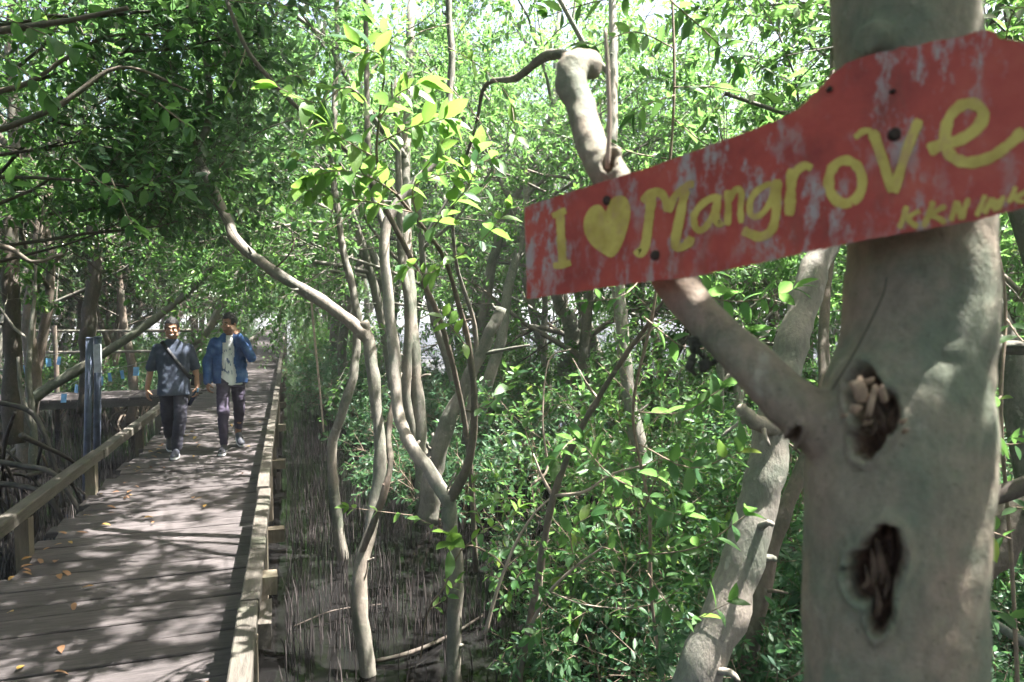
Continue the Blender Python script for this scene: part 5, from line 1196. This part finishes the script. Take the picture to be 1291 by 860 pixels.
def person_two():
    loc = on(280, 573, 0.0); root = thing('person', (loc.x + .09, loc.y + .25, 0.006), 'person in open blue denim jacket holding one hand up to the face', 'person', 'people walking on the boardwalk', local=True)
    root.rotation_euler = (0, 0, R(6))
    hc = (-.005, -.02, 1.588); skin = MB()
    Rm = head_parts(skin, hc, R(-42), R(4))
    cap(skin, (0, .02, 1.36), .060, (0, -.005, 1.52), .056)
    rings(skin, [(0, 0, .88, .14, .09), (0, 0, 1.05, .125, .085), (0, 0, 1.24, .15, .095), (0, .01, 1.37, .15, .085), (0, .01, 1.43, .08, .06)])
    arm1 = [(-.19, .01, 1.385), (-.262, .03, 1.11), (-.262, -.05, .865)]; arm2 = [(.19, .01, 1.385), (.245, -.13, 1.165), (.085, -.185, 1.455)]
    for s, t, l in (arm1, arm2): cap(skin, Vector(s).lerp(Vector(t), .25) * 1.0, .040, t, .038); cap(skin, t, .040, l, .028)
    hand(skin, arm1[2], (.03, -.15, -1), (.8, .3, -.1), .9, 1)
    hand(skin, arm2[2], (-.40, .22, .86), (-.45, .8, -.2), .4, -1)
    legF = [(-.085, 0, .92), (-.095, -.20, .50), (-.092, -.17, .10)]; legB = [(.085, 0, .92), (.098, .03, .50), (.090, .33, .14)]
    for a, b, c in (legF, legB): cap(skin, a, .075, b, .055); cap(skin, b, .054, c, .036)
    cloth('body', skin, M['skin'], root, .006, .0006, it=4)
    face_bits(root, hc, Rm, False); hair_on(root, hc, Rm, .02, 1.1)
    t = MB(); rings(t, [(0, 0, .825, .160, .112), (0, 0, .95, .155, .110), (0, 0, 1.15, .165, .112), (0, .005, 1.31, .172, .105), (0, .01, 1.40, .14, .085), (0, .01, 1.45, .075, .066)])
    cloth('t_shirt', t, M['print_tee'], root, .0085, .006, (8, 8, 6), seed=1)
    j = MB(); rings(j, [(0, .0, .845, .200, .135), (0, 0, .88, .205, .138), (0, 0, 1.02, .195, .134), (0, 0, 1.18, .195, .135), (0, .005, 1.32, .205, .125), (0, .01, 1.385, .195, .102), (0, .01, 1.43, .12, .085), (0, .005, 1.475, .084, .080)])
    for k, (s, q, l) in enumerate((arm1, arm2)):
        e = Vector(q).lerp(Vector(l), .93); cap(j, Vector(s) + Vector((-.02 if s[0] > 0 else .02, 0, -.02)), .066, q, .060); cap(j, q, .060, e, .048)
    def opening(q):
        if q.z > 1.452 and q.x ** 2 + (q.y - .005) ** 2 < .0055: return True
        if q.z < .852 and abs(q.x) < .17 and abs(q.y) < .115: return True
        wl = -.075 - (1.45 - q.z) * .06; wr = .025 + (1.45 - q.z) * .06 + .01 * math.sin(q.z * 21)
        if q.z > 1.36: wl, wr = -.045, .03
        return q.y < -.05 and wl < q.x < wr and not (q.z > 1.2 and q.y < -.155)
    jk = cloth('jacket', j, M['denim'], root, .0085, .0085, (8, 8, 8), cut=opening, seed=5)
    so = jk.modifiers.new('s', 'SOLIDIFY'); so.thickness = .006
    tr_ = MB(); rings(tr_, [(0, 0, .80, .150, .105), (0, 0, .86, .152, .108), (0, 0, .96, .145, .10)])
    for a, b, c in (legF, legB): cap(tr_, a, .088, b, .070); cap(tr_, b, .068, Vector(c) + Vector((0, 0, .03)), .048)
    cloth('trousers', tr_, M['trouser_purple'], root, .0085, .008, (7, 7, 11), seed=12)
    shoe(root, (-.092, -.17, 0), R(-10), M['shoe_dark']); shoe(root, (.090, .32, .075), R(10), M['shoe_blue'], R(20))
person_two()

def far_person():
    root = thing('person', (-.62, 70, 0), 'distant person in dark clothes standing far down the boardwalk', 'person', local=True)
    mb = MB(); rings(mb, [(0, 0, .85, .19, .13), (0, 0, 1.1, .20, .14), (0, 0, 1.38, .23, .12), (0, 0, 1.5, .08, .07)]); ell(mb, (0, -.02, 1.64), (.09, .11, .13))
    for s in (-1, 1):
        cap(mb, (s * .21, 0, 1.40), .06, (s * .28, -.02, 1.1), .05); cap(mb, (s * .28, -.02, 1.1), .05, (s * .25, -.12, .88), .04); cap(mb, (s * .10, 0, .9), .10, (s * .11, -.02, .45), .075); cap(mb, (s * .11, -.02, .45), .07, (s * .12, 0, .08), .05); ell(mb, (s * .12, -.06, .045), (.05, .13, .045))
    cloth('body', mb, M['shoe_dark'], root, .02, .004, it=3)
far_person()

# ------------------------------------------------------------------ moist air under the trees
m = bpy.data.materials.new('moist_air'); m.use_nodes = True; nt = m.node_tree
nt.nodes.remove(nt.nodes['Principled BSDF']); pv = nt.nodes.new('ShaderNodeVolumePrincipled')
pv.inputs['Color'].default_value = (.93, .96, 1, 1); pv.inputs['Density'].default_value = 0.0017; pv.inputs['Anisotropy'].default_value = 0.2
nt.links.new(pv.outputs[0], nt.nodes['Material Output'].inputs['Volume'])
mb = MB(); mb.box((0, 200, 4.5), (840, 840, 14)); hz = mb.build('haze', m, None, False); hz['kind'] = 'stuff'
